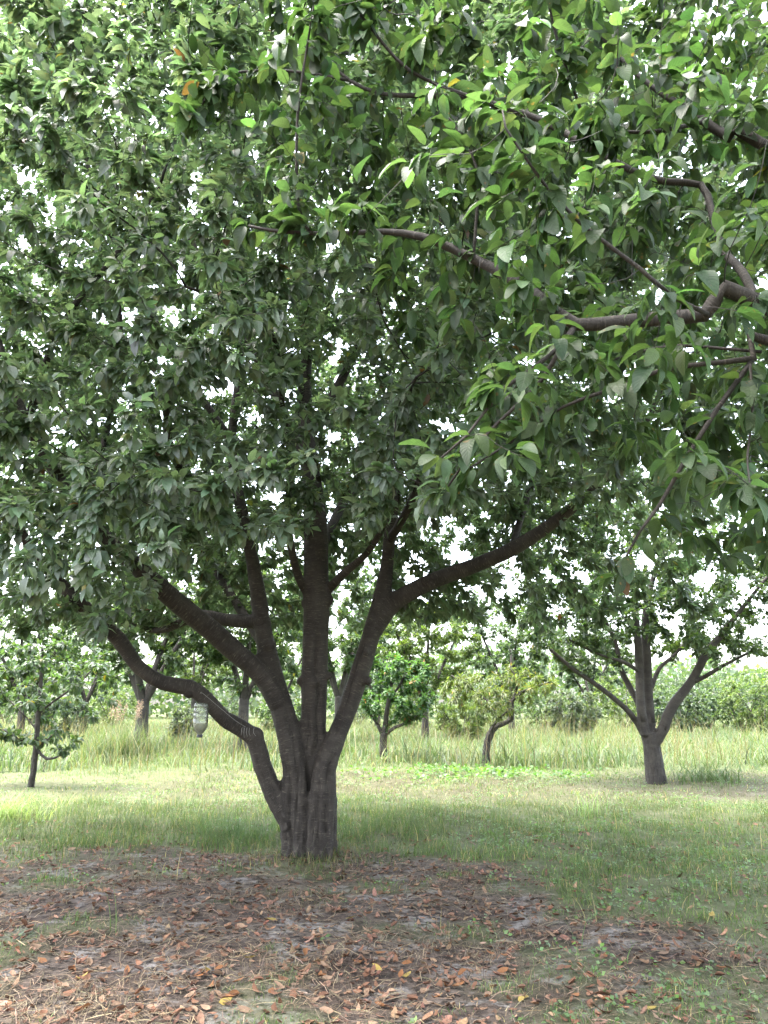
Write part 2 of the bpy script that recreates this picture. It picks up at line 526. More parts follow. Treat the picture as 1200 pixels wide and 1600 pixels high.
def grow_tree(root, org, limbs, attr, cfg):
    """branches and leaves of one tree, as parts of root. limbs: list of (points, radii)"""
    pts = np.concatenate([p for p, r in limbs])
    X, par, N0 = colonize(pts, attr, cfg['step'], cfg['infl'], cfg['kill'], cfg.get('iters', 120), cfg.get('trop', (0, 0, .05)), cfg.get('jitter', .25))
    n = len(X)
    e = cfg.get('pipe', 2.35)
    r0 = cfg['tip']
    acc = np.zeros(n)
    for i in range(n - 1, N0 - 1, -1):
        if acc[i] == 0: acc[i] = r0 ** e
        if par[i] >= N0: acc[par[i]] += acc[i]
    rad = acc ** (1 / e)
    rad = np.minimum(rad, cfg.get('rmax', 0.05))
    best = np.full(n, -1, int); br = np.zeros(n)
    for i in range(N0, n):
        p = par[i]
        if p >= N0 and rad[i] > br[p]:
            br[p] = rad[i]; best[p] = i
    tw = Tubes(); chains = []
    for i in range(N0, n):
        p = par[i]
        if p < N0 or best[p] != i:
            ch = [i]
            while best[ch[-1]] >= 0:
                ch.append(best[ch[-1]])
            chains.append((rad[i], [p] + ch))
    chains.sort(key=lambda c: -c[0])
    nb = 0
    for r, ch in chains:
        P = X[ch].copy(); rr = rad[ch].copy()
        rr[0] = rr[1] * 1.12 if len(rr) > 1 else rr[0]
        if len(P) > 3:
            P[1:-1] = 0.5 * P[1:-1] + 0.25 * (P[:-2] + P[2:])
        rr[-1] *= 0.6
        if r > cfg['branch_r'] and nb < cfg['branch_max'] and len(ch) > 4:
            t = Tubes(); t.add(P, rr, 8 if r > .02 else 6, 0.03)
            link('branch', t.mesh('branch', org), cfg['twig_mat'], root)
            nb += 1
        else:
            tw.add(P, rr, 5 if r > 0.012 else 3)
    if tw.n:
        tag(link('twigs', tw.mesh('twigs', org), cfg['twig_mat'], root), kind='stuff')
    # spurs
    g = np.arange(N0, n)
    thin = g[rad[g] < cfg['leaf_r']]
    wgt = np.where(rad[thin] < cfg['leaf_r'] * .45, 1.0, 0.45)
    ns = int(cfg['spurs'])
    s = rng.choice(thin, ns, p=wgt / wgt.sum())
    f = rng.random((ns, 1))
    ax = unit(X[s] - X[par[s]])
    S = X[par[s]] * (1 - f) + X[s] * f
    if cfg.get('limb_spurs'):                    # leaves sit on the thin ends of the boughs too
        q = np.concatenate([p[r < .008] for p, r in limbs]); qa = np.concatenate([unit(np.gradient(p, axis=0))[r < .008] for p, r in limbs])
        i = rng.integers(0, len(q), cfg['limb_spurs'])
        S = np.concatenate([S, q[i] + rng.normal(0, .012, (len(i), 3))]); ax = np.concatenate([ax, qa[i]])
    ax = unit(ax + np.array([0, 0, .25]))
    P, d, nn, L, C = spur_leaves(S, ax, cfg['k'], cfg['size'], cfg['droop'], cfg['colour'], unit((S - (org + np.array([0, 0, 2.0]))) * np.array([1, 1, .25])) * cfg.get('face', .6))
    kp = P[:, 2] > cfg.get('zmin', 0.25)
    if cfg.get('keep') is not None:
        kp &= cfg['keep'](P)
    P, d, nn, L, C = P[kp], d[kp], nn[kp], L[kp], C[kp]
    single = cfg.get('single', 0)
    if single:
        px, py, t = pix(P + d * (L * .5)[:, None])
        view = unit(P - np.array([0, 0, CAMZ]))
        face = 0.3 + np.abs((nn * view).sum(1))
        sz = np.where((px > 8) & (px < 1192) & (py > 8) & (py < 1592) & (t > 0.5), L / np.maximum(t, .2) * face, 0)
        big = np.argsort(-sz)[:single]
        var = leaf_variants('leaf', 'near', cfg['leaf_mat'], cfg['colour_one'])
        for q, i in enumerate(big):
            place_leaf('leaf', var[int(rng.integers(0, 12))], root, org, P[i], d[i], nn[i], L[i])
        m = np.ones(len(P), bool); m[big] = False
        P, d, nn, L, C = P[m], d[m], nn[m], L[m], C[m]
    kind = cfg['lod']
    if cfg.get('thin_out'):                      # what no one standing here can see needs fewer, larger leaves
        px, py, t = pix(P)
        out = (px < -260) | (px > 1460) | (py < -320) | (t < .3)
        kp = ~out | (rng.random(len(P)) < .3)
        far = out[kp] | (P[kp][:, 1] > cfg.get('lod_y', 1e9))
        P, d, nn, L, C = P[kp], d[kp], nn[kp], np.where(out, L * 1.5, L)[kp], C[kp]
        back = far & (out[kp] | (P[:, 1] > cfg.get('lod_y', 1e9) + 1.5))
        for sel, lod in ((far & ~back, 'far'), (back, 'tiny')):
            if sel.any():
                tag(link('crown', leaf_mesh('crown', org, P[sel], d[sel], nn[sel], L[sel], C[sel], lod), cfg['leaf_mat'], root), kind='stuff')
        P, d, nn, L, C = (a[~far] for a in (P, d, nn, L, C))
    if kind == 'near_mid':
        t = axial(P)
        split = t < cfg.get('lod_t', 4.2)
        me = leaf_mesh('crown', org, P[split], d[split], nn[split], L[split], C[split], 'near')
        tag(link('crown', me, cfg['leaf_mat'], root), kind='stuff')
        P, d, nn, L, C = (a[~split] for a in (P, d, nn, L, C))
        kind = 'mid'
    if len(P):
        me = leaf_mesh('crown', org, P, d, nn, L, C, kind, cfg.get('narrow', 1.0))
        tag(link('crown', me, cfg['leaf_mat'], root), kind='stuff')
    return X, par, rad

def tree_root(name, xy, label, cat='tree', group=None):
    org = np.array([xy[0], xy[1], float(gh(xy[0], xy[1]))])
    o = link(name, None, loc=tuple(org))
    tag(o, label, cat, group)
    return o, org

def add_wood(name, root, org, curves, mat, sides=14, lump=0.03):
    """one part per traced limb"""
    for P, r in curves:
        t = Tubes(); t.add(P, r, sides, lump)
        link(name, t.mesh(name, org), mat, root)

def fused(name, root, org, curves, knots, mat, voxel=0.0185, furrow=0.024, low_h=1.0, grooves=()):
    """stems grown together into one skin, with furrows low down"""
    Vs, Fs, n = [], [], 0
    bm = bmesh.new()
    for P, r in curves:
        V, Q, T, B = tube(P, r, 14, 0.035)
        vs = [bm.verts.new(v) for v in V]
        for f in Q: bm.faces.new([vs[i] for i in f])
        for f in T: bm.faces.new([vs[i] for i in f])
    for c, r in knots:
        from mathutils import Matrix
        bmesh.ops.create_icosphere(bm, subdivisions=2, radius=r, matrix=Matrix.Translation(Vector(c)))
    tmp_me = bpy.data.meshes.new('tmp'); bm.to_mesh(tmp_me); bm.free()
    tmp = bpy.data.objects.new('tmp', tmp_me); col.objects.link(tmp)
    md = tmp.modifiers.new('r', 'REMESH'); md.mode = 'VOXEL'; md.voxel_size = voxel
    sm = tmp.modifiers.new('s', 'SMOOTH'); sm.iterations = 3; sm.factor = 0.5
    dg = bpy.context.evaluated_depsgraph_get()
    me = bpy.data.meshes.new_from_object(tmp.evaluated_get(dg))
    bpy.data.objects.remove(tmp); bpy.data.meshes.remove(tmp_me)
    nv = len(me.vertices)
    V = np.zeros(nv * 3); me.vertices.foreach_get('co', V); V = V.reshape(-1, 3)
    N = np.zeros(nv * 3); me.vertices.foreach_get('normal', N); N = N.reshape(-1, 3)
    # bark coordinates from the closest stem axis
    A = np.concatenate([p[:-1] for p, r in curves]); Bq = np.concatenate([p[1:] for p, r in curves])
    rr = np.concatenate([r[:-1] for p, r in curves])
    S0 = np.concatenate([k * 20 + np.concatenate([[0], np.cumsum(np.linalg.norm(np.diff(p, axis=0), axis=1))])[:-1] for k, (p, r) in enumerate(curves)])
    bark = np.zeros((nv, 3)); which = np.zeros(nv, int); phi = np.zeros(nv)
    cid = np.concatenate([np.full(len(p) - 1, k) for k, (p, r) in enumerate(curves)])
    for c in range(0, nv, 4000):
        v = V[c:c + 4000]
        ab = Bq - A; l2 = (ab ** 2).sum(1)
        t = np.clip(((v[:, None] - A[None]) * ab[None]).sum(2) / l2[None], 0, 1)
        cl = A[None] + t[..., None] * ab[None]
        dd = np.linalg.norm(v[:, None] - cl, axis=2) / rr[None]
        k = dd.argmin(1); ar = np.arange(len(v))
        off = v - cl[ar, k]
        T = unit(ab[k])
        u = unit(np.cross(T, np.array([0, 1.0, 0]) + 0 * T)); w = np.cross(T, u)
        bark[c:c + 4000] = np.stack([(off * u).sum(1), (off * w).sum(1), S0[k] + t[ar, k] * np.sqrt(l2[k])], 1)
        which[c:c + 4000] = cid[k]; phi[c:c + 4000] = np.degrees(np.arctan2((off * w).sum(1), (off * u).sum(1)))
    low = np.clip(1 - (V[:, 2] - org[2]) / low_h, 0, 1) ** 0.8
    disp = np.zeros(nv)
    for i in range(nv):
        b = bark[i]
        a = mnoise.noise((b[0] * 26, b[1] * 26, b[2] * 3.2))
        q = mnoise.noise((b[0] * 12, b[1] * 12, b[2] * 9 + 5))
        g = mnoise.noise((b[0] * 60, b[1] * 60, b[2] * 14))
        disp[i] = low[i] * furrow * (a * 1.2 - abs(a) * 0.8 + 0.4 * g) + 0.005 * q + 0.0015 * g
    for cv, ang, z0, z1, wd, dp in grooves:          # long cracks down a stem
        zz = V[:, 2] - org[2]
        wob = ang + 9 * np.sin(zz * 5 + cv) + 5 * np.sin(zz * 13)
        m = np.exp(-((phi - wob) / wd) ** 2) * smooth01(zz, z0, z0 + .15) * (1 - smooth01(zz, z1 - .25, z1)) * (which == cv)
        disp -= dp * m; low = np.maximum(low, m)
    V = V + N * disp[:, None]
    me.vertices.foreach_set('co', (V - org).ravel())
    me.attributes.new('bark', 'FLOAT_VECTOR', 'POINT').data.foreach_set('vector', bark.astype(np.float32).ravel())
    me.attributes.new('low', 'FLOAT', 'POINT').data.foreach_set('value', low.astype(np.float32))
    me.polygons.foreach_set('use_smooth', np.ones(len(me.polygons), bool))
    me.materials.clear()
    me.update()
    return link(name, me, mat, root)

# ------------------------------------------------------------------ the ground
def vnoise(x, y, s, seed):
    """cheap smooth value noise, 0..1"""
    g = np.random.default_rng(seed).random((64, 64))
    u, v = x * s + 500, y * s + 500
    i, j = np.floor(u).astype(int), np.floor(v).astype(int)
    a, b = u - i, v - j
    a, b = a * a * (3 - 2 * a), b * b * (3 - 2 * b)
    G = lambda p, q: g[p % 64, q % 64]
    return (G(i, j) * (1 - a) + G(i + 1, j) * a) * (1 - b) + (G(i, j + 1) * (1 - a) + G(i + 1, j + 1) * a) * b

def fields(x, y):
    """shares of green turf, dry mown straw, tall meadow at a place"""
    nx = vnoise(x, y, 0.9, 1) - 0.5
    n2 = vnoise(x, y, 2.6, 2) - 0.5
    n3 = vnoise(x, y, 5.5, 3) - 0.5
    yy = y + 1.2 * nx + 0.5 * n2
    xb = np.interp(y, [3.5, 4.5, 5.4, 6.35, 7.4, 8.0, 8.5, 9.2], [2.9, 2.3, 1.7, 1.15, 1.1, 0.9, -0.3, -6])
    xx = x + 0.9 * nx + 0.7 * n2 + 0.5 * n3
    right = smooth01(xx - xb, -0.25, 0.45)
    strip = smooth01(yy + 1.3 * n2 + .8 * n3, 7.3, 9.3)
    green = np.maximum(right, strip)
    big = vnoise(x, y, .28, 5) - .5
    mown = smooth01(yy + 1.5 * big, 11.7, 13.8) * (1 - smooth01(yy + 3 * big, 16.5, 20.5))
    mown = mown * np.interp(x, [-6, -3.2, -1.5, 2.5, 4.5, 12], [.25, .8, 1, .9, .65, .6]) * (0.65 + 0.8 * n2 + .3)
    tuft = smooth01(vnoise(x, y, 1.7, 4) + 0.4 * n3, 0.62, 0.82) * 0.65
    green = np.maximum(green, tuft)
    soil_r = np.exp(-(((x - 6.5) / 2.6) ** 2 + ((y - 14.2) / 1.3) ** 2)) * 0.9
    tall = smooth01(yy + 3.5 * big + 1.2 * n2 + 0.15 * np.abs(x) * (x < 0), 16.6, 21.5)
    green = green * (1 - 0.6 * soil_r)
    return np.clip(green, 0, 1), np.clip(mown, 0, 1), np.clip(tall, 0, 1), soil_r

gx = np.concatenate([-np.geomspace(400, 9.2, 26), np.arange(-9, 9.01, 0.18), np.geomspace(9.2, 400, 26)])
gy = np.concatenate([[-60, -30, -15, -8, -4, -2, 0, 1, 2, 2.6], np.arange(3, 22.01, 0.18), np.geomspace(22.5, 900, 34)])
GX, GY = np.meshgrid(gx, gy)
gv = np.stack([GX.ravel(), GY.ravel(), gh(GX.ravel(), GY.ravel())], 1)
nxg, nyg = len(gx), len(gy)
ii = (np.arange(nyg - 1)[:, None] * nxg + np.arange(nxg - 1)[None]).ravel()
gq = np.stack([ii, ii + 1, ii + nxg + 1, ii + nxg], 1)
g_, m_, t_, s_ = fields(gv[:, 0], gv[:, 1])
zone = np.stack([g_, m_, t_], 1)

t = NT('orchard_soil')
z = t.n('SeparateXYZ', i_0=t.attr('zone', 'Vector'))
pos = t.n('TexCoord').outputs['Object']
def gnoise(sc, det=5.0, rough=0.65):
    return t.n('TexNoise', i_Vector=pos, i_Scale=sc, i_Detail=det, i_Roughness=rough).outputs[0]
soil = t.mix(t.ramp(gnoise(1.7), [(0.38, (0, 0, 0)), (0.62, (1, 1, 1))]), (0.05626, 0.03977, 0.03007), (0.1067, 0.08536, 0.06984))
pale = t.ramp(gnoise(2.3, 6), [(0.52, (0, 0, 0)), (0.60, (1, 1, 1))])
soil = t.mix(t.math('MULTIPLY', pale, 0.85), soil, (0.20, 0.185, 0.172))
soil = t.mix(t.ramp(gnoise(14, 6), [(0.40, (1, 1, 1)), (0.52, (0, 0, 0))]), soil, (0.025, 0.019, 0.015))
soil = t.mix(0.55, soil, t.mix(1.0, soil, t.ramp(gnoise(85, 4), [(0.3, (0.5, 0.48, 0.46)), (0.7, (1.45, 1.45, 1.45))]), 'MULTIPLY'))
turf = t.mix(t.ramp(gnoise(6), [(0.35, (0, 0, 0)), (0.65, (1, 1, 1))]), (0.055, 0.075, 0.028), (0.11, 0.115, 0.055))
straw = t.mix(t.ramp(gnoise(9), [(0.35, (0, 0, 0)), (0.65, (1, 1, 1))]), (0.0416, 0.04, 0.0208), (0.0704, 0.0608, 0.0368))
gc = t.mix(t.math('MULTIPLY', z.outputs[0], 0.85), soil, turf)
gc = t.mix(t.math('MULTIPLY', z.outputs[1], 0.85), gc, straw)
gc = t.mix(t.math('MULTIPLY', z.outputs[2], 0.8), gc, (0.06, 0.08, 0.03))
gh_ = t.math('ADD', t.math('MULTIPLY', gnoise(14, 6), 1.0), t.math('MULTIPLY', gnoise(60, 4), 0.5))
gb = t.n('Bump', i_Strength=0.9, i_Distance=0.03, i_Height=gh_)
gp = t.n('BsdfPrincipled', i_Base_Color=gc, i_Roughness=0.95, i_Normal=gb.outputs[0])
gp.inputs['Specular IOR Level'].default_value = 0.15
M_ground = t.surf(gp.outputs[0])
ground = link('ground', mesh_np('ground', gv, [gq], {'zone': zone}), M_ground)
tag(ground, 'orchard ground of bare soil, mown straw and turf', kind='structure')

# ------------------------------------------------------------------ the cherry tree in front
root, org = tree_root('cherry_tree', TREE_XY, 'large cherry tree with several dark stems rising from one base, plastic bottle hanging on it')
D = float(TREE_XY[1])
def T(*p): return traced(p)
stem_left = T((457, 1372, D, 46), (458, 1345, D, 42), (459, 1315, D, 40), (459, 1260, D, 43), (461, 1205, D, 41), (452, 1150, D, 38), (438, 1100, D, 36), (424, 1050, D, 33), (414, 1000, D, 29), (406, 945, D, 26), (398, 895, D - .05, 23), (388, 845, D - .1, 20), (372, 770, D - .1, 18), (362, 690, D, 15), (372, 600, D + .1, 12), (380, 500, D + .2, 9), (372, 400, D + .3, 6))
stem_mid = T((484, 1372, D + .14, 48), (484, 1300, D + .14, 44), (487, 1220, D + .12, 44), (490, 1150, D + .06, 42), (491, 1060, D, 41), (494, 960, D, 40), (494, 930, D, 40), (494, 860, D, 38), (492, 800, D, 37), (486, 745, D, 31), (480, 690, D, 26), (476, 600, D + .1, 21), (482, 480, D + .2, 16), (470, 340, D + .3, 11), (476, 220, D + .4, 7))
stem_right = T((500, 1372, D - .1, 46), (500, 1345, D - .11, 42), (501, 1310, D - .12, 40), (504, 1250, D - .12, 42), (508, 1200, D - .08, 35), (526, 1150, D - .03, 30), (546, 1100, D, 31), (566, 1040, D, 31), (582, 985, D, 29), (596, 935, D, 27), (604, 890, D, 21), (608, 845, D, 19), (618, 770, D + .1, 16), (636, 680, D + .2, 13), (660, 580, D + .3, 11), (670, 460, D + .5, 8), (690, 330, D + .6, 5))
stem_back = T((506, 1372, D + .24, 40), (512, 1320, D + .22, 30), (512, 1240, D + .2, 28), (506, 1180, D + .16, 22))
ridge = T((466, 1372, D - .14, 24), (470, 1300, D - .1, 20), (470, 1240, D - .08, 20), (469, 1190, D - .05, 18))
limb_low = T((462, 1300, D, 40), (446, 1272, D, 33), (428, 1240, D, 31), (410, 1195, D - .05, 30), (398, 1153, D - .1, 28), (376, 1137, D - .15, 26), (352, 1124, D - .2, 25), (322, 1092, D - .3, 25), (296, 1074, D - .35, 25), (255, 1067, D - .45, 23), (216, 1042, D - .55, 22), (186, 1000, D - .65, 23), (150, 965, D - .75, 22), (112, 930, D - .85, 20), (78, 893, D - .95, 17), (50, 860, D - 1.05, 15), (18, 805, D - 1.2, 11), (-25, 760, D - 1.3, 9), (-80, 700, D - 1.4, 6))
limb_left = T((436, 1100, D - .02, 35), (416, 1062, D - .06, 35), (394, 1040, D - .1, 33), (370, 1020, D - .15, 32), (332, 986, D - .25, 32), (292, 954, D - .35, 33), (246, 915, D - .5, 30), (205, 878, D - .65, 26), (160, 838, D - .8, 24), (128, 800, D - 1.0, 22), (96, 752, D - 1.1, 18), (62, 702, D - 1.2, 16), (42, 656, D - 1.3, 13), (15, 592, D - 1.35, 11), (0, 540, D - 1.4, 10), (-30, 450, D - 1.5, 7))
limb_right = T((584, 985, D, 29), (606, 950, D, 29), (632, 930, D - .05, 28), (680, 906, D - .15, 25), (740, 884, D - .25, 23), (800, 858, D - .4, 22), (860, 820, D - .5, 19), (920, 772, D - .65, 15), (965, 725, D - .75, 12), (1010, 660, D - .9, 9), (1040, 590, D - 1.0, 6))
limb_cross = T((408, 972, D - .02, 22), (385, 971, D + .05, 22), (350, 968, D + .15, 20), (318, 962, D + .25, 19), (285, 972, D + .4, 14), (250, 985, D + .6, 11), (200, 975, D + .9, 8), (140, 950, D + 1.2, 5))
upper = [
    T((42, 660, D - 1.3, 12), (62, 600, D - 1.35, 11), (82, 538, D - 1.4, 10), (120, 472, D - 1.5, 9), (178, 402, D - 1.6, 8), (215, 345, D - 1.7, 6), (250, 290, D - 1.8, 4)),
    T((498, 945, D, 16), (516, 918, D - .05, 15), (544, 890, D - .15, 13), (570, 868, D - .3, 11), (600, 820, D - .6, 9), (620, 740, D - .9, 7), (640, 650, D - 1.2, 5)),
    T((488, 945, D, 15), (468, 905, D - .1, 13), (456, 860, D - .3, 12), (450, 800, D - .6, 11), (453, 720, D - 1.0, 10), (442, 640, D - 1.5, 9), (434, 560, D - 1.9, 9), (420, 512, D - 2.2, 8), (380, 482, D - 2.5, 7), (330, 462, D - 2.8, 6), (290, 448, D - 3.0, 4)),
    T((414, 1010, D, 16), (380, 960, D + .5, 14), (330, 880, D + 1.2, 12), (270, 780, D + 1.9, 9), (220, 660, D + 2.4, 6)),
    T((500, 860, D, 16), (540, 780, D + .7, 14), (600, 690, D + 1.5, 12), (680, 590, D + 2.2, 9), (760, 480, D + 2.8, 6)),
    T((388, 845, D - .1, 16), (330, 790, D - .6, 14), (280, 730, D - 1.2, 12), (260, 660, D - 1.8, 10), (270, 600, D - 2.4, 8), (300, 560, D - 3.0, 5)),
    T((608, 845, D, 14), (640, 790, D - .6, 13), (660, 730, D - 1.2, 11), (650, 670, D - 1.9, 9), (640, 620, D - 2.5, 7), (650, 590, D - 3.1, 4)),
    T((486, 745, D, 18), (440, 640, D + .1, 15), (380, 520, D + .2, 12), (300, 380, D + .3, 10), (240, 220, D + .3, 7), (200, 90, D + .3, 5)),
    T((480, 690, D, 16), (540, 580, D + .2, 14), (600, 450, D + .3, 11), (640, 300, D + .4, 8), (650, 160, D + .4, 5)),
    T((362, 690, D, 14), (300, 600, D, 12), (230, 480, D, 10), (160, 330, D, 8), (120, 180, D, 6), (110, 60, D, 4)),
    T((160, 838, D - .8, 14), (150, 760, D - .5, 12), (170, 660, D - .2, 10), (190, 560, D, 8), (180, 420, D, 6)),
    T((128, 800, D - 1.0, 12), (150, 770, D - 1.8, 10), (180, 750, D - 2.5, 8), (200, 740, D - 3.1, 5)),
    T((800, 858, D - .4, 12), (820, 790, D, 10), (850, 700, D + .4, 8), (880, 600, D + .8, 6)),
]
fz = [stem_left, stem_mid, stem_right, stem_back, ridge]
cut = lambda c, n: (c[0][:n], c[1][:n])
def upto(c, z):
    k = int(np.argmax(c[0][:, 2] > z)) if (c[0][:, 2] > z).any() else len(c[0])
    return cut(c, max(k, 3))
def after(c, z):
    k = int(np.argmax(c[0][:, 2] > z)) - 2
    return c[0][k:], c[1][k:]
def upto_x(c, x):
    k = int(np.argmax(c[0][:, 0] < x)) if (c[0][:, 0] < x).any() else len(c[0])
    return cut(c, max(k, 3))
ZC = 4.2
kn = lambda px, py, dy, w: (W(px, py, D + dy), 0.5 * w * axial(W(px, py, D)) / FPX)
knots = [kn(494, 1066, -.11, 20), kn(470, 1064, -.02, 15), kn(514, 1056, -.03, 13), kn(430, 1090, -.1, 15), kn(574, 1064, -.09, 15), kn(510, 938, -.02, 24), kn(480, 942, -.02, 20), kn(296, 1080, -.36, 22), kn(398, 1150, -.1, 30), kn(420, 1008, -.06, 24), kn(592, 952, -.02, 28), kn(571, 1018, -.11, 13), kn(486, 1250, -.15, 12), kn(520, 1172, -.05, 22)]
trunk_curves = [upto(stem_left, ZC), upto(stem_mid, ZC), upto(stem_right, ZC), stem_back, ridge, limb_low[:2], limb_left, limb_right, limb_cross]
fused('trunk', root, org, [upto(stem_left, ZC), upto(stem_mid, ZC), upto(stem_right, ZC), stem_back, ridge] + [cut(limb_low, 12), cut(limb_left, 9), cut(limb_right, 8), cut(limb_cross, 4), cut(upper[1], 4), cut(upper[2], 4)], knots, M_bark, grooves=[(1, 106, .85, 2.3, 15, .035), (1, 60, .4, 1.5, 12, .02), (2, 62, 1.05, 2.2, 16, .03), (2, 120, .05, 1.1, 12, .03), (2, 75, .0, .9, 12, .025), (0, 70, .0, 1.0, 14, .03), (0, 115, .1, 1.5, 12, .025), (5, 90, .3, 1.2, 14, .015)])
def rest(c, n):
    return c[0][n - 2:], c[1][n - 2:] * np.where(np.arange(len(c[1]) - n + 2) < 1, 0.97, 1.0)
add_wood('limb', root, org, [after(stem_left, ZC), after(stem_mid, ZC), after(stem_right, ZC), rest(limb_low, 12), rest(limb_left, 9), rest(limb_right, 8), rest(limb_cross, 4), rest(upper[1], 4), rest(upper[2], 4), upper[0]] + upper[3:], M_bark)

# where the crown hangs: below which line of the photograph no leaves of its front half show
bot_front = lambda px: np.interp(px, [-300, 0, 60, 150, 200, 260, 340, 390, 470, 600, 640, 690, 800, 900, 960, 1100, 1400], [930, 950, 970, 1020, 985, 930, 865, 855, 835, 830, 825, 825, 795, 760, 790, 800, 800])
def spread_out(p, cell):
    p = p[rng.permutation(len(p))]
    _, i = np.unique(np.floor(p / cell + rng.random(3)).astype(int), axis=0, return_index=True)
    return p[i]
def crown_points(n):
    out = []
    c = np.array([org[0] - .2, D + .1, 5.7]); rad = np.array([5.9, 4.9, 5.5])
    while sum(map(len, out)) < n:
        v = rng.normal(0, 1, (4000, 3)); v = unit(v) * (rng.uniform(0.18, 1.0, (4000, 1)) ** 0.55)
        p = c + v * rad
        px, py, t = pix(p)
        lim = np.where(p[:, 1] < D + .1, bot_front(px), 985)
        ok = (py < lim) & (p[:, 2] > 1.9) & (t > 2.5)
        ok &= rng.random(len(p)) < np.where(p[:, 1] < D + 1.5, 1, .7)
        out.append(p[ok])
    # leafy front boughs, and the low back of the crown
    for m, x0, x1, y0, y1, ya, yb in ((850, 120, 760, 360, 850, -3.6, -.6), (330, 150, 470, 850, 990, .5, 2.6), (260, 620, 960, 830, 1000, .2, 2.2), (260, -150, 260, 600, 960, -2.6, .5), (500, -60, 420, -80, 420, -1.5, 2.5), (420, 400, 680, 330, 830, -2.6, 2.6)):
        q = np.array([W(rng.uniform(x0, x1), rng.uniform(y0, y1), D + rng.uniform(ya, yb)) for _ in range(m)])
        px, py, t = pix(q)
        out.append(q[py < np.where(q[:, 1] < D + .1, bot_front(px), 985)])
    return spread_out(np.concatenate([np.concatenate(out[:-6])[:n]] + out[-6:]), .34)
main_col = palette([(0.084, 0.120, 0.080), (0.106, 0.148, 0.096), (0.130, 0.175, 0.106)], 0.2, [(0.22, 0.18, 0.035), (0.15, 0.16, 0.035), (0.16, 0.075, 0.03)], 0.004)
limbs = [stem_left, stem_mid, stem_right, (limb_low[0][8:], limb_low[1][8:]), (limb_left[0][6:], limb_left[1][6:]), (limb_right[0][3:], limb_right[1][3:]), limb_cross] + upper
limbs = [(p[p[:, 2] > 1.9], r[p[:, 2] > 1.9]) for p, r in limbs]
grow_tree(root, org, limbs, crown_points(14000), dict(
    step=.14, infl=2.4, kill=.22, tip=.0022, branch_r=.011, branch_max=70, rmax=.035, leaf_r=.010, spurs=42000, face=.95, k=7, size=.108, droop=.75,
    colour=main_col, colour_one=palette([(0.094, 0.134, 0.086), (0.125, 0.17, 0.102)], .14), leaf_mat=M_leaf, twig_mat=M_twig, lod='mid', single=290, thin_out=True, lod_y=D - 2.0, zmin=1.9,
    keep=lambda P: (lambda q: np.where(P[:, 1] < D - .1, q[1] < bot_front(q[0]) + 55, q[1] < 1045))(pix(P))))

# ------------------------------------------------------------------ the neighbouring cherry tree whose boughs reach in from the right
NX = (4.6, 3.6)
root, org = tree_root('cherry_tree', NX, 'cherry tree whose dark boughs with large bright leaves reach overhead from the right')
nb_trunk = resample([(4.6, 3.6, -.15), (4.58, 3.6, .5), (4.5, 3.55, 1.2), (4.35, 3.5, 1.7)], [.24, .2, .17, .15], .1)
n1 = [(1200, 478, 2.9, 32), (1100, 492, 2.95, 28), (1000, 500, 3.0, 26), (900, 507, 3.05, 24), (868, 488, 3.08, 23), (848, 468, 3.1, 22), (790, 430, 3.15, 20), (720, 395, 3.2, 17), (660, 370, 3.25, 15), (600, 362, 3.3, 11), (520, 365, 3.3, 9), (440, 362, 3.3, 7), (388, 353, 3.3, 5)]
def from_trunk(z, pts, r0):
    P = np.array([W(a, b, Y) for a, b, Y, w in pts]); r = np.array([0.42 * w * axial(W(a, b, Y)) / FPX for a, b, Y, w in pts])
    s = np.array([4.45, 3.55, z])
    mid = (s + P[0]) / 2 + np.array([.15, .05, -.15])
    return resample(np.concatenate([[s, mid], P]), np.concatenate([[r0, (r0 + r[0]) / 2], r]), .1)
N1 = from_trunk(1.25, n1, .085)
N2 = from_trunk(1.5, [(1215, 240, 3.2, 22), (1140, 215, 3.25, 20), (1080, 175, 3.3, 15), (1040, 150, 3.3, 11), (1000, 120, 3.35, 9), (950, 70, 3.4, 7), (920, 20, 3.4, 5)], .08)
N5 = from_trunk(1.1, [(1225, 540, 3.1, 22), (1178, 560, 3.1, 15), (1130, 566, 3.1, 10), (1040, 577, 3.2, 9), (950, 610, 3.3, 8), (880, 636, 3.4, 6), (800, 690, 3.5, 5), (720, 740, 3.6, 4)], .07)
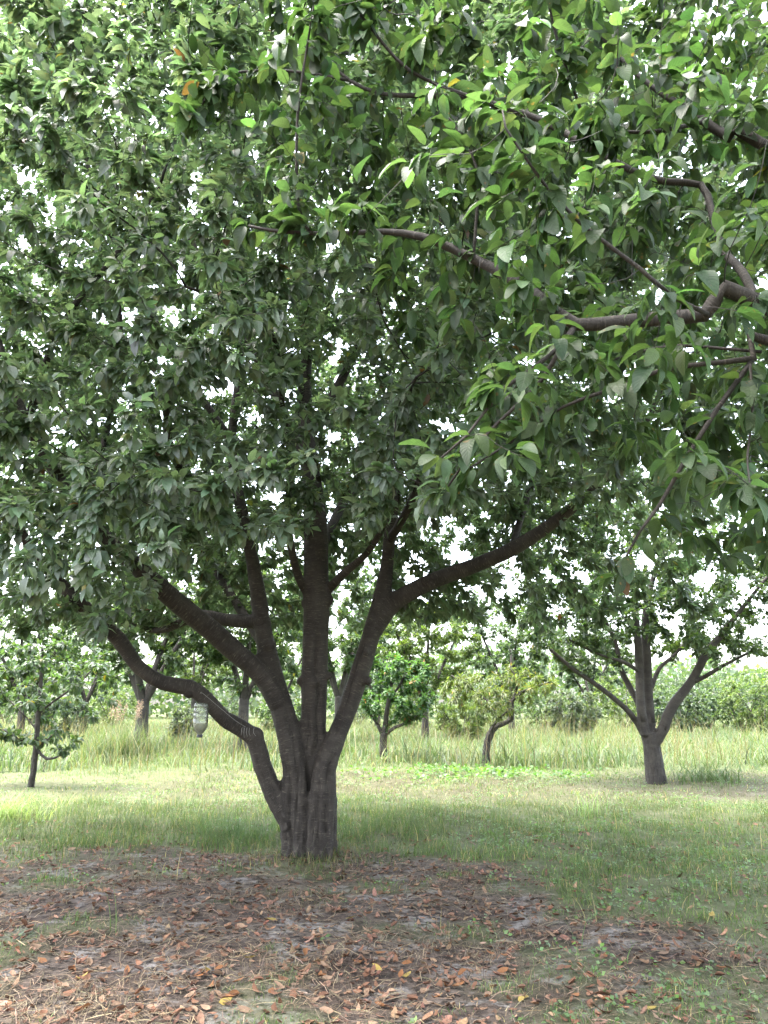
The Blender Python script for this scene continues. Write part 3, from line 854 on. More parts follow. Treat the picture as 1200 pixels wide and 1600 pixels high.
nt = [(P_, r_ * .85) for P_, r_ in (traced(p, .1) for p in (
    [(896, 514, 3.05, 12), (880, 535, 3.0, 11), (840, 570, 2.95, 9), (790, 605, 2.9, 7), (760, 640, 2.9, 6), (730, 680, 2.9, 5), (690, 715, 2.9, 4)],
    [(888, 518, 3.1, 10), (850, 590, 3.2, 9), (800, 640, 3.3, 7), (750, 690, 3.4, 6), (700, 760, 3.5, 4)],
    [(1100, 190, 3.28, 9), (1030, 205, 3.2, 8), (980, 206, 3.2, 6), (930, 200, 3.2, 4)],
    [(1185, 478, 2.9, 18), (1160, 425, 3.1, 16), (1128, 388, 3.3, 15), (1112, 330, 3.4, 14), (1095, 289, 3.5, 13), (1040, 284, 3.5, 13), (990, 268, 3.5, 13), (930, 236, 3.5, 14), (850, 190, 3.6, 13), (760, 160, 3.6, 12), (680, 150, 3.6, 10), (600, 147, 3.6, 8), (545, 125, 3.6, 6), (500, 80, 3.6, 4)],
    [(1105, 490, 2.92, 9), (1050, 462, 2.6, 8), (1000, 420, 2.52, 8), (960, 390, 2.5, 8), (905, 347, 2.45, 7), (860, 300, 2.4, 6), (820, 245, 2.35, 5), (790, 200, 2.3, 4), (785, 172, 2.3, 3)],
    [(1176, 562, 3.1, 10), (1120, 640, 3.1, 9), (1070, 720, 3.15, 8), (1030, 790, 3.2, 7), (1000, 830, 3.2, 5), (968, 890, 3.25, 4)],
    [(1172, 566, 3.1, 6), (1176, 640, 3.0, 5), (1168, 710, 3.0, 4), (1172, 760, 2.6, 3)],
    [(1190, 550, 3.1, 7), (1060, 540, 3.2, 6), (1000, 550, 3.3, 5), (950, 565, 3.4, 4)],
    [(485, 363, 3.3, 6), (466, 320, 3.28, 6), (465, 180, 3.2, 5), (482, 60, 3.15, 4), (490, 10, 3.1, 3)],
    [(740, 400, 3.2, 6), (745, 330, 3.15, 6), (748, 270, 3.1, 5), (720, 210, 3.1, 4), (690, 170, 3.1, 3)],
    [(930, 236, 3.5, 7), (900, 150, 3.3, 6), (870, 60, 3.2, 5), (850, -30, 3.1, 4)],
    [(760, 160, 3.6, 7), (640, 110, 3.5, 6), (560, 20, 3.4, 5), (480, -60, 3.4, 4)],
    [(545, 125, 3.6, 6), (440, 110, 3.6, 5), (350, 120, 3.6, 4), (310, 175, 3.6, 3)],
))]
t_ = Tubes(); t_.add(*nb_trunk, 16, .04)
o = link('trunk', t_.mesh('trunk', org), M_bark, root)
off_limbs = [resample([(4.4, 3.5, 1.5), (4.9, 3.2, 2.8), (5.2, 2.8, 4.2), (5.3, 2.5, 5.6)], [.1, .08, .05, .03], .15),
             resample([(4.4, 3.5, 1.6), (4.6, 4.2, 3.0), (4.7, 4.9, 4.4), (4.8, 5.3, 5.8)], [.1, .08, .05, .03], .15),
             resample([(4.4, 3.5, 1.6), (3.8, 3.3, 3.2), (3.2, 3.2, 4.6), (2.6, 3.1, 5.8)], [.1, .08, .05, .03], .15)]
add_wood('limb', root, org, [N1, N2, N5] + off_limbs, M_bark, 12)
add_wood('branch', root, org, nt, M_bark, 8)
def near_points():
    out = []
    # within view: the boughs fan out between 2.3 and 4.6 m away, thinning towards the left and downwards
    n = 6500
    px = rng.uniform(250, 1330, n); py = rng.uniform(-160, 900, n); Y = np.where(rng.random(n) < .13, rng.uniform(2.4, 3.0, n), rng.uniform(3.1, 5.0, n))
    P = np.array([W(a, b, c) for a, b, c in zip(px, py, Y)])
    edge = np.interp(px, [250, 330, 430, 560, 700, 800, 900, 1000, 1200, 1330], [130, 220, 390, 400, 600, 700, 750, 830, 910, 930])
    w = np.interp(px, [250, 420, 650, 850, 1330], [.2, .42, .5, .8, 1]) * np.interp(edge - py, [-1, 0, 150, 400], [0, .4, .8, 1])
    ok = (rng.random(n) < w * .5) & (P[:, 2] > 2.0)
    out.append(P[ok])
    v = unit(rng.normal(0, 1, (2600, 3))) * (rng.uniform(.2, 1, (2600, 1)) ** .5)
    p = np.array([4.4, 3.4, 4.4]) + v * np.array([3.6, 3.8, 2.6])
    q = pix(p)
    inside = (q[0] > -50) & (q[0] < 1250) & (q[1] > -100) & (q[2] > .3)
    p = p[~inside & (p[:, 2] > 2.2) & (np.linalg.norm(p - np.array([0, 0, 1.5]), axis=1) > 2.2)]
    out.append(p[rng.random(len(p)) < .16])
    return np.concatenate(out)
near_col = palette([(0.03696, 0.0616, 0.02992), (0.04928, 0.08096, 0.03608), (0.06336, 0.1012, 0.04136)], 0.2, [(0.16, 0.14, 0.035), (0.12, 0.065, 0.03)], 0.003)
nlim = [N1, N2, N5] + nt + off_limbs
grow_tree(root, org, nlim, near_points(), dict(
    step=.085, infl=1.5, kill=.15, tip=.0016, branch_r=.006, branch_max=60, rmax=.014, leaf_r=.008, spurs=2800, limb_spurs=120, k=6, size=.114, droop=1.0, face=.3,
    colour=near_col, colour_one=palette([(0.0396, 0.06688, 0.03168), (0.06336, 0.1021, 0.04136)], .16), leaf_mat=M_leaf_near, twig_mat=M_twig, lod='near_mid', lod_t=4.2, single=300, thin_out=True, zmin=1.7, jitter=.3,
    keep=lambda P: (np.linalg.norm(P - np.array([0, 0, 1.5]), axis=1) > 1.75)))

# ------------------------------------------------------------------ orchard trees behind
def blob_points(n, c, r, hollow=.2, zmin=None):
    v = unit(rng.normal(0, 1, (n, 3))) * (rng.uniform(hollow, 1, (n, 1)) ** .6)
    p = np.array(c) + v * np.array(r)
    return p if zmin is None else p[p[:, 2] > zmin]

far_col = palette([(0.050, 0.082, 0.042), (0.072, 0.112, 0.053), (0.095, 0.138, 0.062)], .18, [(0.18, 0.14, 0.03)], .003)
def orchard_tree(name, label, base_px, Y, wood, crown, n_attr, spurs, colour=far_col, size=.12, k=7, narrow=1.0, zmin=.7, droop=.7, lod='far', bark=None, cat='tree', group=None, step=.22, kill=.38, keep=None):
    b = W(base_px[0], base_px[1], Y)
    root, org = tree_root(name, (b[0], b[1]), label, cat, group)
    cur = [traced(w, .15) for w in wood]
    cur[0][0][0, 2] = org[2] - .08
    fused('trunk', root, org, [cur[0]] + [cut(c, 4) for c in cur[1:]], [], bark or M_bark_far, max(.016, cur[0][1][0] * .11), .02, 1.6)
    add_wood('limb', root, org, [rest(c, 4) for c in cur[1:] if len(c[0]) > 5], bark or M_bark_far, 9)
    A = np.concatenate([blob_points(int(n_attr * f), c, r) for c, r, f in crown])
    A = A[A[:, 2] > zmin]
    if keep is not None: A = A[keep(A)]
    seeds = [cur[0]] + cur[1:]
    seeds = [(p[-max(2, len(p) // 2):], r[-max(2, len(p) // 2):]) for p, r in seeds]
    grow_tree(root, org, seeds, A, dict(step=step, infl=3.5, kill=kill, tip=.004, branch_r=.02, branch_max=8, rmax=.03, leaf_r=.014, spurs=spurs, k=k, size=size, droop=droop,
              colour=colour, leaf_mat=M_leaf_far, twig_mat=M_twig, lod=lod, narrow=narrow, zmin=zmin * .7))
    return org

# right-hand tree on bare ground
Y = 16.0
orchard_tree('cherry_tree', 'cherry tree with forked grey trunk standing on bare reddish soil patch', (1022, 1222), Y,
    [[(1026, 1228, Y, 31.9), (1023, 1205, Y, 28.6), (1019, 1170, Y, 26.9), (1015, 1145, Y, 26.0)],
     [(1006, 1148, Y, 10.1), (985, 1115, Y - .1, 9.2), (960, 1092, Y - .2, 8.4), (925, 1065, Y - .3, 7.6), (895, 1045, Y - .4, 6.7), (860, 1015, Y - .5, 5.0)],
     [(1008, 1150, Y - .05, 15.1), (1001, 1100, Y - .05, 14.3), (999, 1040, Y, 12.6), (995, 980, Y, 10.9), (990, 920, Y, 7.6), (985, 860, Y, 5.0)],
     [(1018, 1150, Y + .05, 16.8), (1014, 1100, Y + .1, 15.1), (1011, 1030, Y + .1, 13.4), (1008, 975, Y + .1, 11.8), (1014, 930, Y + .1, 9.2), (1030, 870, Y + .1, 5.9)],
     [(1008, 1120, Y + .2, 10.1), (985, 1075, Y + .4, 9.2), (970, 1045, Y + .5, 8.4), (960, 1000, Y + .7, 6.7), (930, 940, Y + .8, 4.2)],
     [(1022, 1165, Y - .05, 16.8), (1036, 1140, Y - .1, 17.6), (1050, 1105, Y - .15, 16.0), (1080, 1065, Y - .25, 13.4), (1105, 1020, Y - .35, 11.8), (1125, 995, Y - .4, 10.1), (1160, 950, Y - .6, 6.7), (1200, 900, Y - .8, 4.2)],
     [(1078, 1068, Y - .2, 7.6), (1100, 1058, Y - .4, 6.7), (1130, 1040, Y - .6, 5.0), (1170, 1020, Y - .8, 3.4)],
     [(1018, 1075, Y + .1, 7.6), (1030, 1045, Y + .3, 6.7), (1055, 1022, Y + .5, 5.0), (1090, 980, Y + .7, 3.4)],
     [(1000, 1050, Y, 6.7), (975, 1035, Y - .3, 5.9), (935, 1022, Y - .6, 4.2), (890, 1000, Y - .9, 3.4)]],
    [((W(1015, 850, Y)), (3.3, 2.8, 2.6), .85), (W(1165, 940, Y - .3), (1.9, 1.6, 1.1), .3), (W(890, 975, Y - .3), (1.5, 1.4, .9), .3), (W(1110, 1010, Y + .6), (1.5, 1.0, .5), .14), (W(960, 1000, Y + .8), (1.3, .9, .5), .12)], 1250, 5000, size=.128, lod='far', zmin=1.9)
Y = 21.5
orchard_tree('small_cherry_tree', 'small forked tree with tufts of orange leaves in its top', (598, 1190), Y,
    [[(599, 1192, Y, 13), (599, 1165, Y, 12), (600, 1146, Y, 12)],
     [(598, 1150, Y, 6), (590, 1132, Y, 5), (580, 1118, Y, 4), (570, 1105, Y - .2, 3)],
     [(601, 1150, Y, 9), (604, 1115, Y, 8), (608, 1090, Y, 7), (612, 1060, Y, 5), (612, 1020, Y, 3)],
     [(602, 1148, Y, 6), (618, 1136, Y - .1, 5), (635, 1130, Y - .2, 4), (655, 1115, Y - .2, 3)],
     [(609, 1090, Y, 5), (622, 1075, Y, 4), (635, 1050, Y, 3)]],
    [(W(622, 1072, Y), (1.2, 1.1, .95), .8), (W(650, 1105, Y), (.7, .7, .4), .3)], 300, 1000, size=.13, zmin=.95, step=.15, kill=.25,
    colour=palette([(0.05, 0.11, 0.045), (0.085, 0.15, 0.05)], .18, [(0.22, 0.11, 0.03)], .016))
Y = 20.2
orchard_tree('peach_tree', 'small crooked peach tree with sparse narrow yellow green leaves', (760, 1198), Y,
    [[(760, 1202, Y, 14), (759, 1180, Y, 12), (762, 1158, Y, 11), (770, 1140, Y, 11), (782, 1130, Y, 9)],
     [(778, 1134, Y, 8), (798, 1124, Y, 8), (800, 1105, Y, 7), (800, 1095, Y, 6), (815, 1082, Y, 5), (835, 1074, Y, 4), (862, 1064, Y, 2.5)],
     [(800, 1098, Y, 5), (806, 1080, Y, 4), (808, 1062, Y, 3), (798, 1045, Y, 2)],
     [(774, 1138, Y, 5), (778, 1125, Y, 4), (770, 1105, Y + .1, 4), (755, 1090, Y + .2, 3), (735, 1075, Y + .2, 3), (705, 1055, Y + .2, 2)],
     [(766, 1145, Y, 5), (775, 1128, Y - .3, 4), (792, 1112, Y - .4, 3)]],
    [(W(755, 1080, Y), (1.15, 1.0, .65), .7), (W(815, 1070, Y), (.9, .8, .55), .4)], 320, 720, size=.14, narrow=.42, zmin=1.0, droop=1.3, step=.14, kill=.24,
    colour=palette([(0.08, 0.11, 0.035), (0.115, 0.14, 0.042), (0.095, 0.13, 0.045)], .18, [(0.3, 0.2, 0.04)], .02))
Y = 15.0
orchard_tree('young_cherry_tree', 'slender young cherry tree with thin leaning trunk and low side shoots', (48, 1231), Y,
    [[(46, 1236, Y, 12), (52, 1205, Y, 10), (56, 1170, Y, 9), (60, 1115, Y, 8), (64, 1060, Y, 6), (66, 1010, Y, 4)],
     [(59, 1172, Y, 5), (68, 1160, Y - .1, 4), (84, 1148, Y - .1, 3)],
     [(60, 1174, Y, 5), (74, 1186, Y - .1, 4), (95, 1180, Y - .1, 3), (112, 1165, Y - .1, 2)],
     [(60, 1115, Y, 5), (85, 1095, Y, 4), (120, 1070, Y, 3), (150, 1040, Y, 2)],
     [(58, 1140, Y, 4), (40, 1120, Y, 3), (10, 1090, Y, 2)], [(57, 1165, Y, 3), (35, 1158, Y, 3), (5, 1140, Y, 2)]],
    [(W(75, 1065, Y), (1.5, 1.2, .95), .75), (W(100, 1160, Y), (.6, .6, .25), .12), (W(20, 1150, Y), (.6, .6, .3), .15)], 360, 430, size=.12, zmin=.75, step=.14, kill=.24, lod='mid',
    colour=palette([(0.045, 0.078, 0.038), (0.07, 0.108, 0.05)], .18, [(0.22, 0.17, 0.03)], .008))

def far_tree(label, px, Y, h, rx, tw, ctr_h, rz, spurs, name='cherry_tree', colour=far_col, lean=0, forks=4, zmin=.9, narrow=1.0, base=None, cat='tree'):
    """a whole orchard tree further back, from its place on the ground and its size in metres"""
    t0 = Y * CP - CAMZ * SP
    x = (px - 600) / FPX * t0
    zz = lambda h: (x + lean * h, Y, h)
    root, org = tree_root(name, (x, Y), label, cat, 'orchard trees in the back rows')
    fk = ctr_h * .42
    P, r = resample([zz(-.1), zz(fk * .5), zz(fk)], [tw * .6, tw * .5, tw * .45], .15)
    tt = Tubes(); tt.add(P, r, 10, .05); link('trunk', tt.mesh('trunk', org), M_bark_far, root)
    cur = []
    a0 = rng.uniform(0, 6.28)
    for q in range(forks):
        a = a0 + q * 6.28 / forks + rng.normal(0, .2)
        e = np.array([x + math.cos(a) * rx * .55, Y + math.sin(a) * rx * .5, ctr_h + rz * rng.uniform(.1, .5)])
        s = np.array(zz(fk * .9))
        m = s * .5 + e * .5 + np.array([math.cos(a) * .12, 0, .05 * h])
        cur.append(resample([s, m, e], [tw * .33, tw * .22, tw * .1], .2))
    add_wood('limb', root, org, cur, M_bark_far, 8)
    A = blob_points(330, (x, Y, ctr_h + .1 * rz), (rx, rx * .9, rz))
    A = np.concatenate([A, blob_points(110, (x + rng.normal(0, rx * .4), Y, ctr_h + rz * .5), (rx * .6, rx * .6, rz * .7))])
    A = A[A[:, 2] > zmin]
    grow_tree(root, org, [(p[2:], r[2:]) for p, r in cur], A, dict(step=.26, infl=3.5, kill=.42, tip=.005, branch_r=.02, branch_max=6, rmax=.03, leaf_r=.016, spurs=spurs * 1.15, k=7, size=.18, droop=.7,
              colour=colour, leaf_mat=M_leaf_far, twig_mat=M_twig, lod='tiny', narrow=narrow, zmin=zmin * .7))

pale = palette([(0.075, 0.115, 0.055), (0.10, 0.148, 0.068)], .16, [(0.3, 0.28, 0.04)], .004)
yell = palette([(0.09, 0.13, 0.045), (0.125, 0.168, 0.055)], .16)
blue = palette([(0.06, 0.09, 0.056), (0.085, 0.118, 0.072)], .16)
far_tree('forked dark cherry trunk rising behind the clump of feathery tall grass', 218, 25, 6, 2.9, .40, 3.9, 2.3, 1900)
far_tree('cherry tree seen behind the hanging bottle, grey trunk on reddish soil', 378, 26, 6, 2.7, .34, 4.0, 2.5, 1900, colour=pale)
far_tree('pale leafy tree between the young tree and the meadow', 30, 34, 6, 2.9, .34, 3.8, 2.4, 1700, colour=pale)
far_tree('pale green tree showing between the dark stems of the large tree', 528, 30, 7, 2.6, .3, 4.3, 2.9, 1900, colour=pale)
far_tree('yellowish tree behind the small tree with orange tufts', 665, 34, 6, 2.8, .3, 3.7, 2.4, 1700, colour=yell)
far_tree('slim tree far back beyond the crooked peach tree', 800, 40, 7, 3.0, .3, 4.2, 2.8, 1700, colour=far_col)
far_tree('far cherry tree deep in the meadow beyond the forked trunk', 130, 42, 6, 3.0, .3, 4.0, 2.6, 1600)
far_tree('far tree standing behind the pale leafy one', 300, 44, 7, 3.2, .3, 4.4, 2.9, 1700, colour=yell)
far_tree('dull green tree in the last row behind the small forked tree', 590, 46, 7, 3.3, .3, 4.4, 3.0, 1700, colour=blue)
far_tree('tree in the last row behind the round grey green bush', 925, 48, 7, 3.2, .3, 4.0, 2.6, 1500, colour=blue)
far_tree('tree in the last row behind the dark stems', 440, 50, 7, 3.4, .3, 4.4, 3.0, 1500, colour=far_col)

def bush(name, label, px, Y, rx, h, spurs, colour, narrow=1.0):
    t0 = Y * CP - CAMZ * SP
    x = (px - 600) / FPX * t0
    root, org = tree_root(name, (x, Y), label, 'bush', 'bushes beyond the meadow')
    cur = []
    for q in range(6):
        a = q * 1.05 + rng.normal(0, .2)
        cur.append(resample([(x, Y, -.05), (x + math.cos(a) * rx * .3, Y + math.sin(a) * rx * .3, h * .4), (x + math.cos(a) * rx * .6, Y + math.sin(a) * rx * .6, h * .75)], [.03, .022, .01], .15))
    add_wood('stem', root, org, cur, M_bark_far, 6, .02)
    A = blob_points(340, (x, Y, h * .5), (rx, rx * .9, h * .52), .3, .15)
    grow_tree(root, org, cur, A, dict(step=.2, infl=3, kill=.3, tip=.004, branch_r=.05, branch_max=0, rmax=.02, leaf_r=.02, spurs=spurs * 1.2, k=7, size=.135, droop=.5,
              colour=colour, leaf_mat=M_leaf_far, twig_mat=M_twig, lod='tiny', zmin=.05, narrow=narrow))
grey = palette([(0.08, 0.105, 0.072), (0.12, 0.145, 0.10)], .16)
for q, (px_, Y_, rx_, h_) in enumerate(((10, 52, 2.6, 3.4), (175, 50, 2.4, 2.9), (345, 54, 2.6, 3.2), (560, 52, 2.4, 3.0), (635, 44, 1.9, 2.6), (770, 50, 2.5, 3.3), (850, 46, 2.2, 3.0), (980, 44, 2.3, 3.3), (1040, 52, 2.8, 3.8), (1110, 46, 2.5, 3.6), (1195, 40, 2.4, 3.4), (1260, 46, 2.6, 3.6))):
    bush('hedge_bush', ('pale green', 'yellowish green', 'dull bluish green')[q % 3] + ' bush in the far hedge row beyond the meadow', px_, Y_, rx_, h_, 700, (pale, yell, blue)[q % 3])
bush('bush', 'round grey green bush beside the forked trunk on bare soil', 897, 34, 1.35, 2.2, 1300, grey, .7)
bush('bush', 'small grey bush just beyond the hanging bottle', 285, 30, .75, 1.5, 600, grey, .6)
bush('bush', 'broad green bush between the trunk on bare soil and the far field', 1062, 38, 1.9, 2.3, 1200, blue)
bush('bush', 'tall loose bush at the far edge of the bright meadow', 1160, 42, 2.4, 2.6, 1300, far_col)
bush('bush', 'low yellowish bush behind the crooked peach tree', 722, 32, 1.3, 1.7, 900, yell, .6)
bush('bush', 'dull green bush behind the young tree', 95, 34, 1.5, 1.8, 900, blue)
bush('bush', 'pale bush half hidden behind the dark stems of the large tree', 450, 36, 1.7, 1.8, 900, pale)

# the wood at the end of the fields reads as one mass
n = 24000
wx = rng.uniform(-75, 75, n); wy = 85 + rng.uniform(-5, 8, n)
hh = 4.0 + 2.6 * vnoise(wx, wx * 0, .12, 11) + 1.2 * vnoise(wx, wx * 0, .5, 12)
wz = hh * rng.uniform(0, 1, n) ** .8
wd = unit(rng.normal(0, 1, (n, 3)) + np.array([0, -.3, -.3])); wu = rng.normal(0, 1, (n, 3)) + np.array([0, -.5, .8]); wu = unit(wu - wd * (wu * wd).sum(1, keepdims=True))
me = leaf_mesh('far_wood', np.zeros(3), np.stack([wx, wy, wz], 1), wd, wu, rng.uniform(.4, .8, n), palette([(0.07, 0.11, 0.06), (0.11, 0.15, 0.08)], .2)(n), 'tiny', 1.5)  # pale greens: distance haze is put into the leaf colour
tag(link('far_wood', me, M_leaf_far), 'distant wood closing the fields as one green mass', 'woodland', kind='stuff')

# ------------------------------------------------------------------ hanging bottle trap
bp = W(315, 1098, D - .34)
bs = 0.0055                                     # metres for one unit of the profile
root = link('bottle_trap', None, loc=tuple(bp))
tag(root, 'clear plastic bottle trap hanging upside down from the low limb', 'bottle')
prof = [(0, 0), (5.5, .3), (7.8, 1.2), (8.6, 3), (8.7, 8), (8.2, 9), (8.2, 10), (8.8, 11), (8.8, 17), (8.3, 18), (8.3, 19), (8.8, 20), (8.8, 26), (8.3, 27), (8.3, 28), (8.8, 29), (8.8, 38), (8.4, 42), (7, 46), (5, 50), (3.2, 53), (2.7, 55), (2.7, 57)]
def lathe(name, prof, mat, parent, sides=24, loc=None, cap=False):
    V, Q = [], []
    for r, zv in prof:
        for k in range(sides):
            a = k * 2 * math.pi / sides
            w = 1 + .02 * math.sin(3 * a + zv * .3)
            V.append((r * bs * 1.5 * w * math.cos(a), r * bs * 1.5 * w * math.sin(a), -zv * bs))
    for i in range(len(prof) - 1):
        for k in range(sides):
            Q.append((i * sides + k, (i + 1) * sides + k, (i + 1) * sides + (k + 1) % sides, i * sides + (k + 1) % sides))
    if cap:
        Q.append(tuple(range((len(prof) - 1) * sides, len(prof) * sides)))
    me = bpy.data.meshes.new(name); me.from_pydata(V, [], Q); me.update()
    me.polygons.foreach_set('use_smooth', np.ones(len(me.polygons), bool))
    return link(name, me, mat, parent, loc)
t = NT('cloudy_plastic')
nz = t.n('TexNoise', i_Vector=t.n('TexCoord').outputs['Object'], i_Scale=30.0, i_Detail=4.0).outputs[0]
df = t.n('BsdfDiffuse', i_Color=t.mix(nz, (0.32, 0.35, 0.27), (0.5, 0.52, 0.46)))
tr = t.n('BsdfTransparent', i_Color=(0.93, 0.95, 0.92, 1))
gl = t.n('BsdfGlossy', i_Roughness=0.08)
m1 = t.n('MixShader', i_0=t.math('MULTIPLY_ADD', nz, .45, .12), i_1=tr.outputs[0], i_2=df.outputs[0])
fr = t.n('Fresnel', i_IOR=1.5)
M_plastic = t.surf(t.n('MixShader', i_0=fr.outputs[0], i_1=m1.outputs[0], i_2=gl.outputs[0]).outputs[0])
def plain(name, c, rough=.5):
    t = NT(name)
    nz = t.n('TexNoise', i_Vector=t.n('TexCoord').outputs['Object'], i_Scale=40.0, i_Detail=4.0).outputs[0]
    p = t.n('BsdfPrincipled', i_Base_Color=t.mix(nz, tuple(.7 * x for x in c), tuple(min(1, 1.25 * x) for x in c)), i_Roughness=rough)
    return t.surf(p.outputs[0])
lathe('bottle_body', prof, M_plastic, root)
lathe('cap', [(0, 55), (3.4, 55), (3.4, 59.5), (3.0, 60.2), (0.1, 60.2)], plain('dark_cap', (.03, .03, .035)), root, 16)
liq = [(0.1, 36), (8.2, 36), (8.2, 38), (7.8, 42), (6.5, 46), (4.6, 50), (2.9, 53), (2.4, 55)]
t = NT('brown_bait')
M_liq = t.surf(t.n('MixShader', i_0=.55, i_1=t.n('BsdfTransparent', i_Color=(.75, .7, .4, 1)).outputs[0], i_2=t.n('BsdfDiffuse', i_Color=(.28, .25, .12, 1)).outputs[0]).outputs[0])
lathe('bait_liquid', liq, M_liq, root)
M_cord = plain('pale_cord', (.2, .19, .175), .7)
ct = Tubes()
top = W(318, 1092, D - .34)
ct.add(*resample([bp + np.array([0, 0, -.012]), bp + np.array([.01, .0, .05]), top + np.array([0, -.1, .06]), W(345, 1107, D - .37), W(368, 1126, D - .33), W(384, 1136, D - .3)], [.002] * 6, .04), 5)
for dx in (-6, -2, 2, 6, 13):
    ct.add(*resample([W(384 + dx, 1137, D - .285), W(383 + dx, 1145, D - .3), W(384 + dx * 1.2, 1150 + rng.uniform(-3, 5), D - .29)], [.0022, .002, .0015], .03), 4)
link('cord', ct.mesh('cord', bp), M_cord, root)

# ------------------------------------------------------------------ grass, straw, litter
def blades(x, y, h, w, bend, C, segs=2, lift=0.0):
    n = len(x)
    a = rng.uniform(0, 6.283, n)
    b = a + rng.normal(0, .5, n)
    side = np.stack([-np.sin(a), np.cos(a), 0 * a], 1)
    fw = np.stack([np.cos(b), np.sin(b), 0 * b], 1)
    p = np.stack([x, y, gh(x, y) - .005 + lift], 1)
    rows = []
    for k in range(segs + 1):
        t = k / segs
        ang = bend * t
        c = p + np.array([0, 0, 1.0]) * (h * t * np.cos(ang * .75))[:, None] + fw * (h * t * np.sin(ang * .9))[:, None]
        ww = w * (1 - t ** 1.6) * .5
        if k < segs:
            rows += [c - side * ww[:, None], c + side * ww[:, None]]
        else:
            rows += [c]
    V = np.stack(rows, 1)
    nv = V.shape[1]
    off = np.arange(n)[:, None] * nv
    Q = [off + np.array([[2 * k, 2 * k + 1, 2 * k + 3, 2 * k + 2]]) for k in range(segs - 1)]
    Tt = off + np.array([[2 * segs - 2, 2 * segs - 1, 2 * segs]])
    F = ([np.concatenate(Q)] if Q else []) + [Tt]
    return V.reshape(-1, 3), F, np.repeat(rgba(C), nv, 0)

def join(name, parts, mat, label, cat, kind='stuff'):
    V, Fd, C, b = [], {}, [], 0
    for v, F, c in parts:
        V.append(v); C.append(c)
        for f in F: Fd.setdefault(f.shape[1], []).append(f + b)
        b += len(v)
    me = mesh_np(name, np.concatenate(V), [np.concatenate(f) for f in Fd.values()], {'col': np.concatenate(C)})
    return tag(link(name, me, mat), label, cat, kind=kind)

def scatter(n, x0, x1, y0, y1, power=1.0):
    """points spread over the wedge the camera sees, with a margin"""
    u = rng.random(n)
    y = y0 + (y1 - y0) * u ** power
    half = np.maximum(.62 * y + 1.0, 1)
    x = rng.uniform(-1, 1, n) * half
    k = (x > x0) & (x < x1)
    return x[k], y[k]

green_p = palette([(0.04988, 0.08428, 0.02752), (0.07568, 0.1187, 0.0387), (0.1075, 0.1505, 0.05848)], .2, [(0.30, 0.25, 0.12), (0.25, 0.2, 0.1)], .10)
straw_p = palette([(0.16, 0.122, 0.08), (0.225, 0.175, 0.112), (0.115, 0.083, 0.055)], .25, [(0.04, 0.03, 0.022), (0.07, 0.05, 0.036)], .2)
mown_p = palette([(0.04836, 0.06708, 0.02652), (0.078, 0.07644, 0.04056), (0.0975, 0.0858, 0.05304), (0.04368, 0.06708, 0.0234)], .22)
tall_p = palette([(0.0588, 0.0882, 0.0336), (0.08232, 0.1159, 0.04368), (0.105, 0.1361, 0.06384)], .22, [(0.18, 0.165, 0.1), (0.14, 0.115, 0.07)], .12)
x, y = scatter(185000, -14, 16, 3.6, 12.8, 1.0)
g, m, tl, so = fields(x, y)
cl = vnoise(x, y, 3.2, 21)
k = rng.random(len(x)) < g * (1 - .8 * m) * (.25 + 1.1 * cl ** 1.5) * .9
x, y, g, cl = x[k], y[k], g[k], cl[k]
near = np.clip((y - 3.6) / 5, .5, 1)
h = rng.uniform(.035, .11, len(x)) * (.55 + 1.1 * cl) * near * (.6 + .5 * g) * np.where((x < .8) & (y > 8.2), 1.55, 1.0)
p1 = blades(x, y, h, rng.uniform(.003, .0065, len(x)), rng.uniform(.3, 1.5, len(x)), green_p(len(x)) * (.7 + .65 * vnoise(x, y, 1.2, 74))[:, None], 2)
x, y = scatter(2600, -9, 12, 5.0, 13, 1.0)
g, m, tl, so = fields(x, y)
k = (rng.random(len(x)) < g) & (vnoise(x, y, 1.1, 22) > .5)
x, y = x[k], y[k]
p2 = blades(x, y, rng.uniform(.15, .34, len(x)), rng.uniform(.004, .008, len(x)), rng.uniform(.3, 1.3, len(x)), green_p(len(x)) * 1.1, 4)
a = rng.uniform(0, 6.283, 900); rr = rng.uniform(.22, .62, 900)
x, y = TREE_XY[0] + .02 + rr * np.cos(a), TREE_XY[1] + rr * np.sin(a)
p3 = blades(x, y, rng.uniform(.04, .15, 900), rng.uniform(.003, .006, 900), rng.uniform(.3, 1.6, 900), np.where(rng.random((900, 1)) < .6, straw_p(900), green_p(900)), 2)
join('grass', [p1, p2, p3], M_grass, 'short green grass growing round the large tree', 'grass')

x, y = scatter(75000, -16, 22, 9.5, 20.5, .85)
g, m, tl, so = fields(x, y)
k = rng.random(len(x)) < (.15 + .85 * m) * (1 - .7 * so)
x, y, m = x[k], y[k], m[k]
Cm = np.where((rng.random(len(x)) < m * .8)[:, None], mown_p(len(x)), green_p(len(x)) * 1.25)
pt = vnoise(x, y, .9, 71) * .6 + vnoise(x, y, 2.7, 72) * .4
Cm = np.where((pt > .56)[:, None] & (rng.random((len(x), 1)) < .7), green_p(len(x)), Cm) * (.65 + .75 * vnoise(x, y, 1.5, 73))[:, None]
p1 = blades(x, y, rng.uniform(.03, .085, len(x)) * (.6 + 1.3 * pt ** 2 * 1.4), rng.uniform(.006, .012, len(x)), rng.uniform(.4, 1.5, len(x)), Cm, 2)
join('mown_grass', [p1], M_grass, 'mown strip of yellowed grass behind the large tree', 'grass')

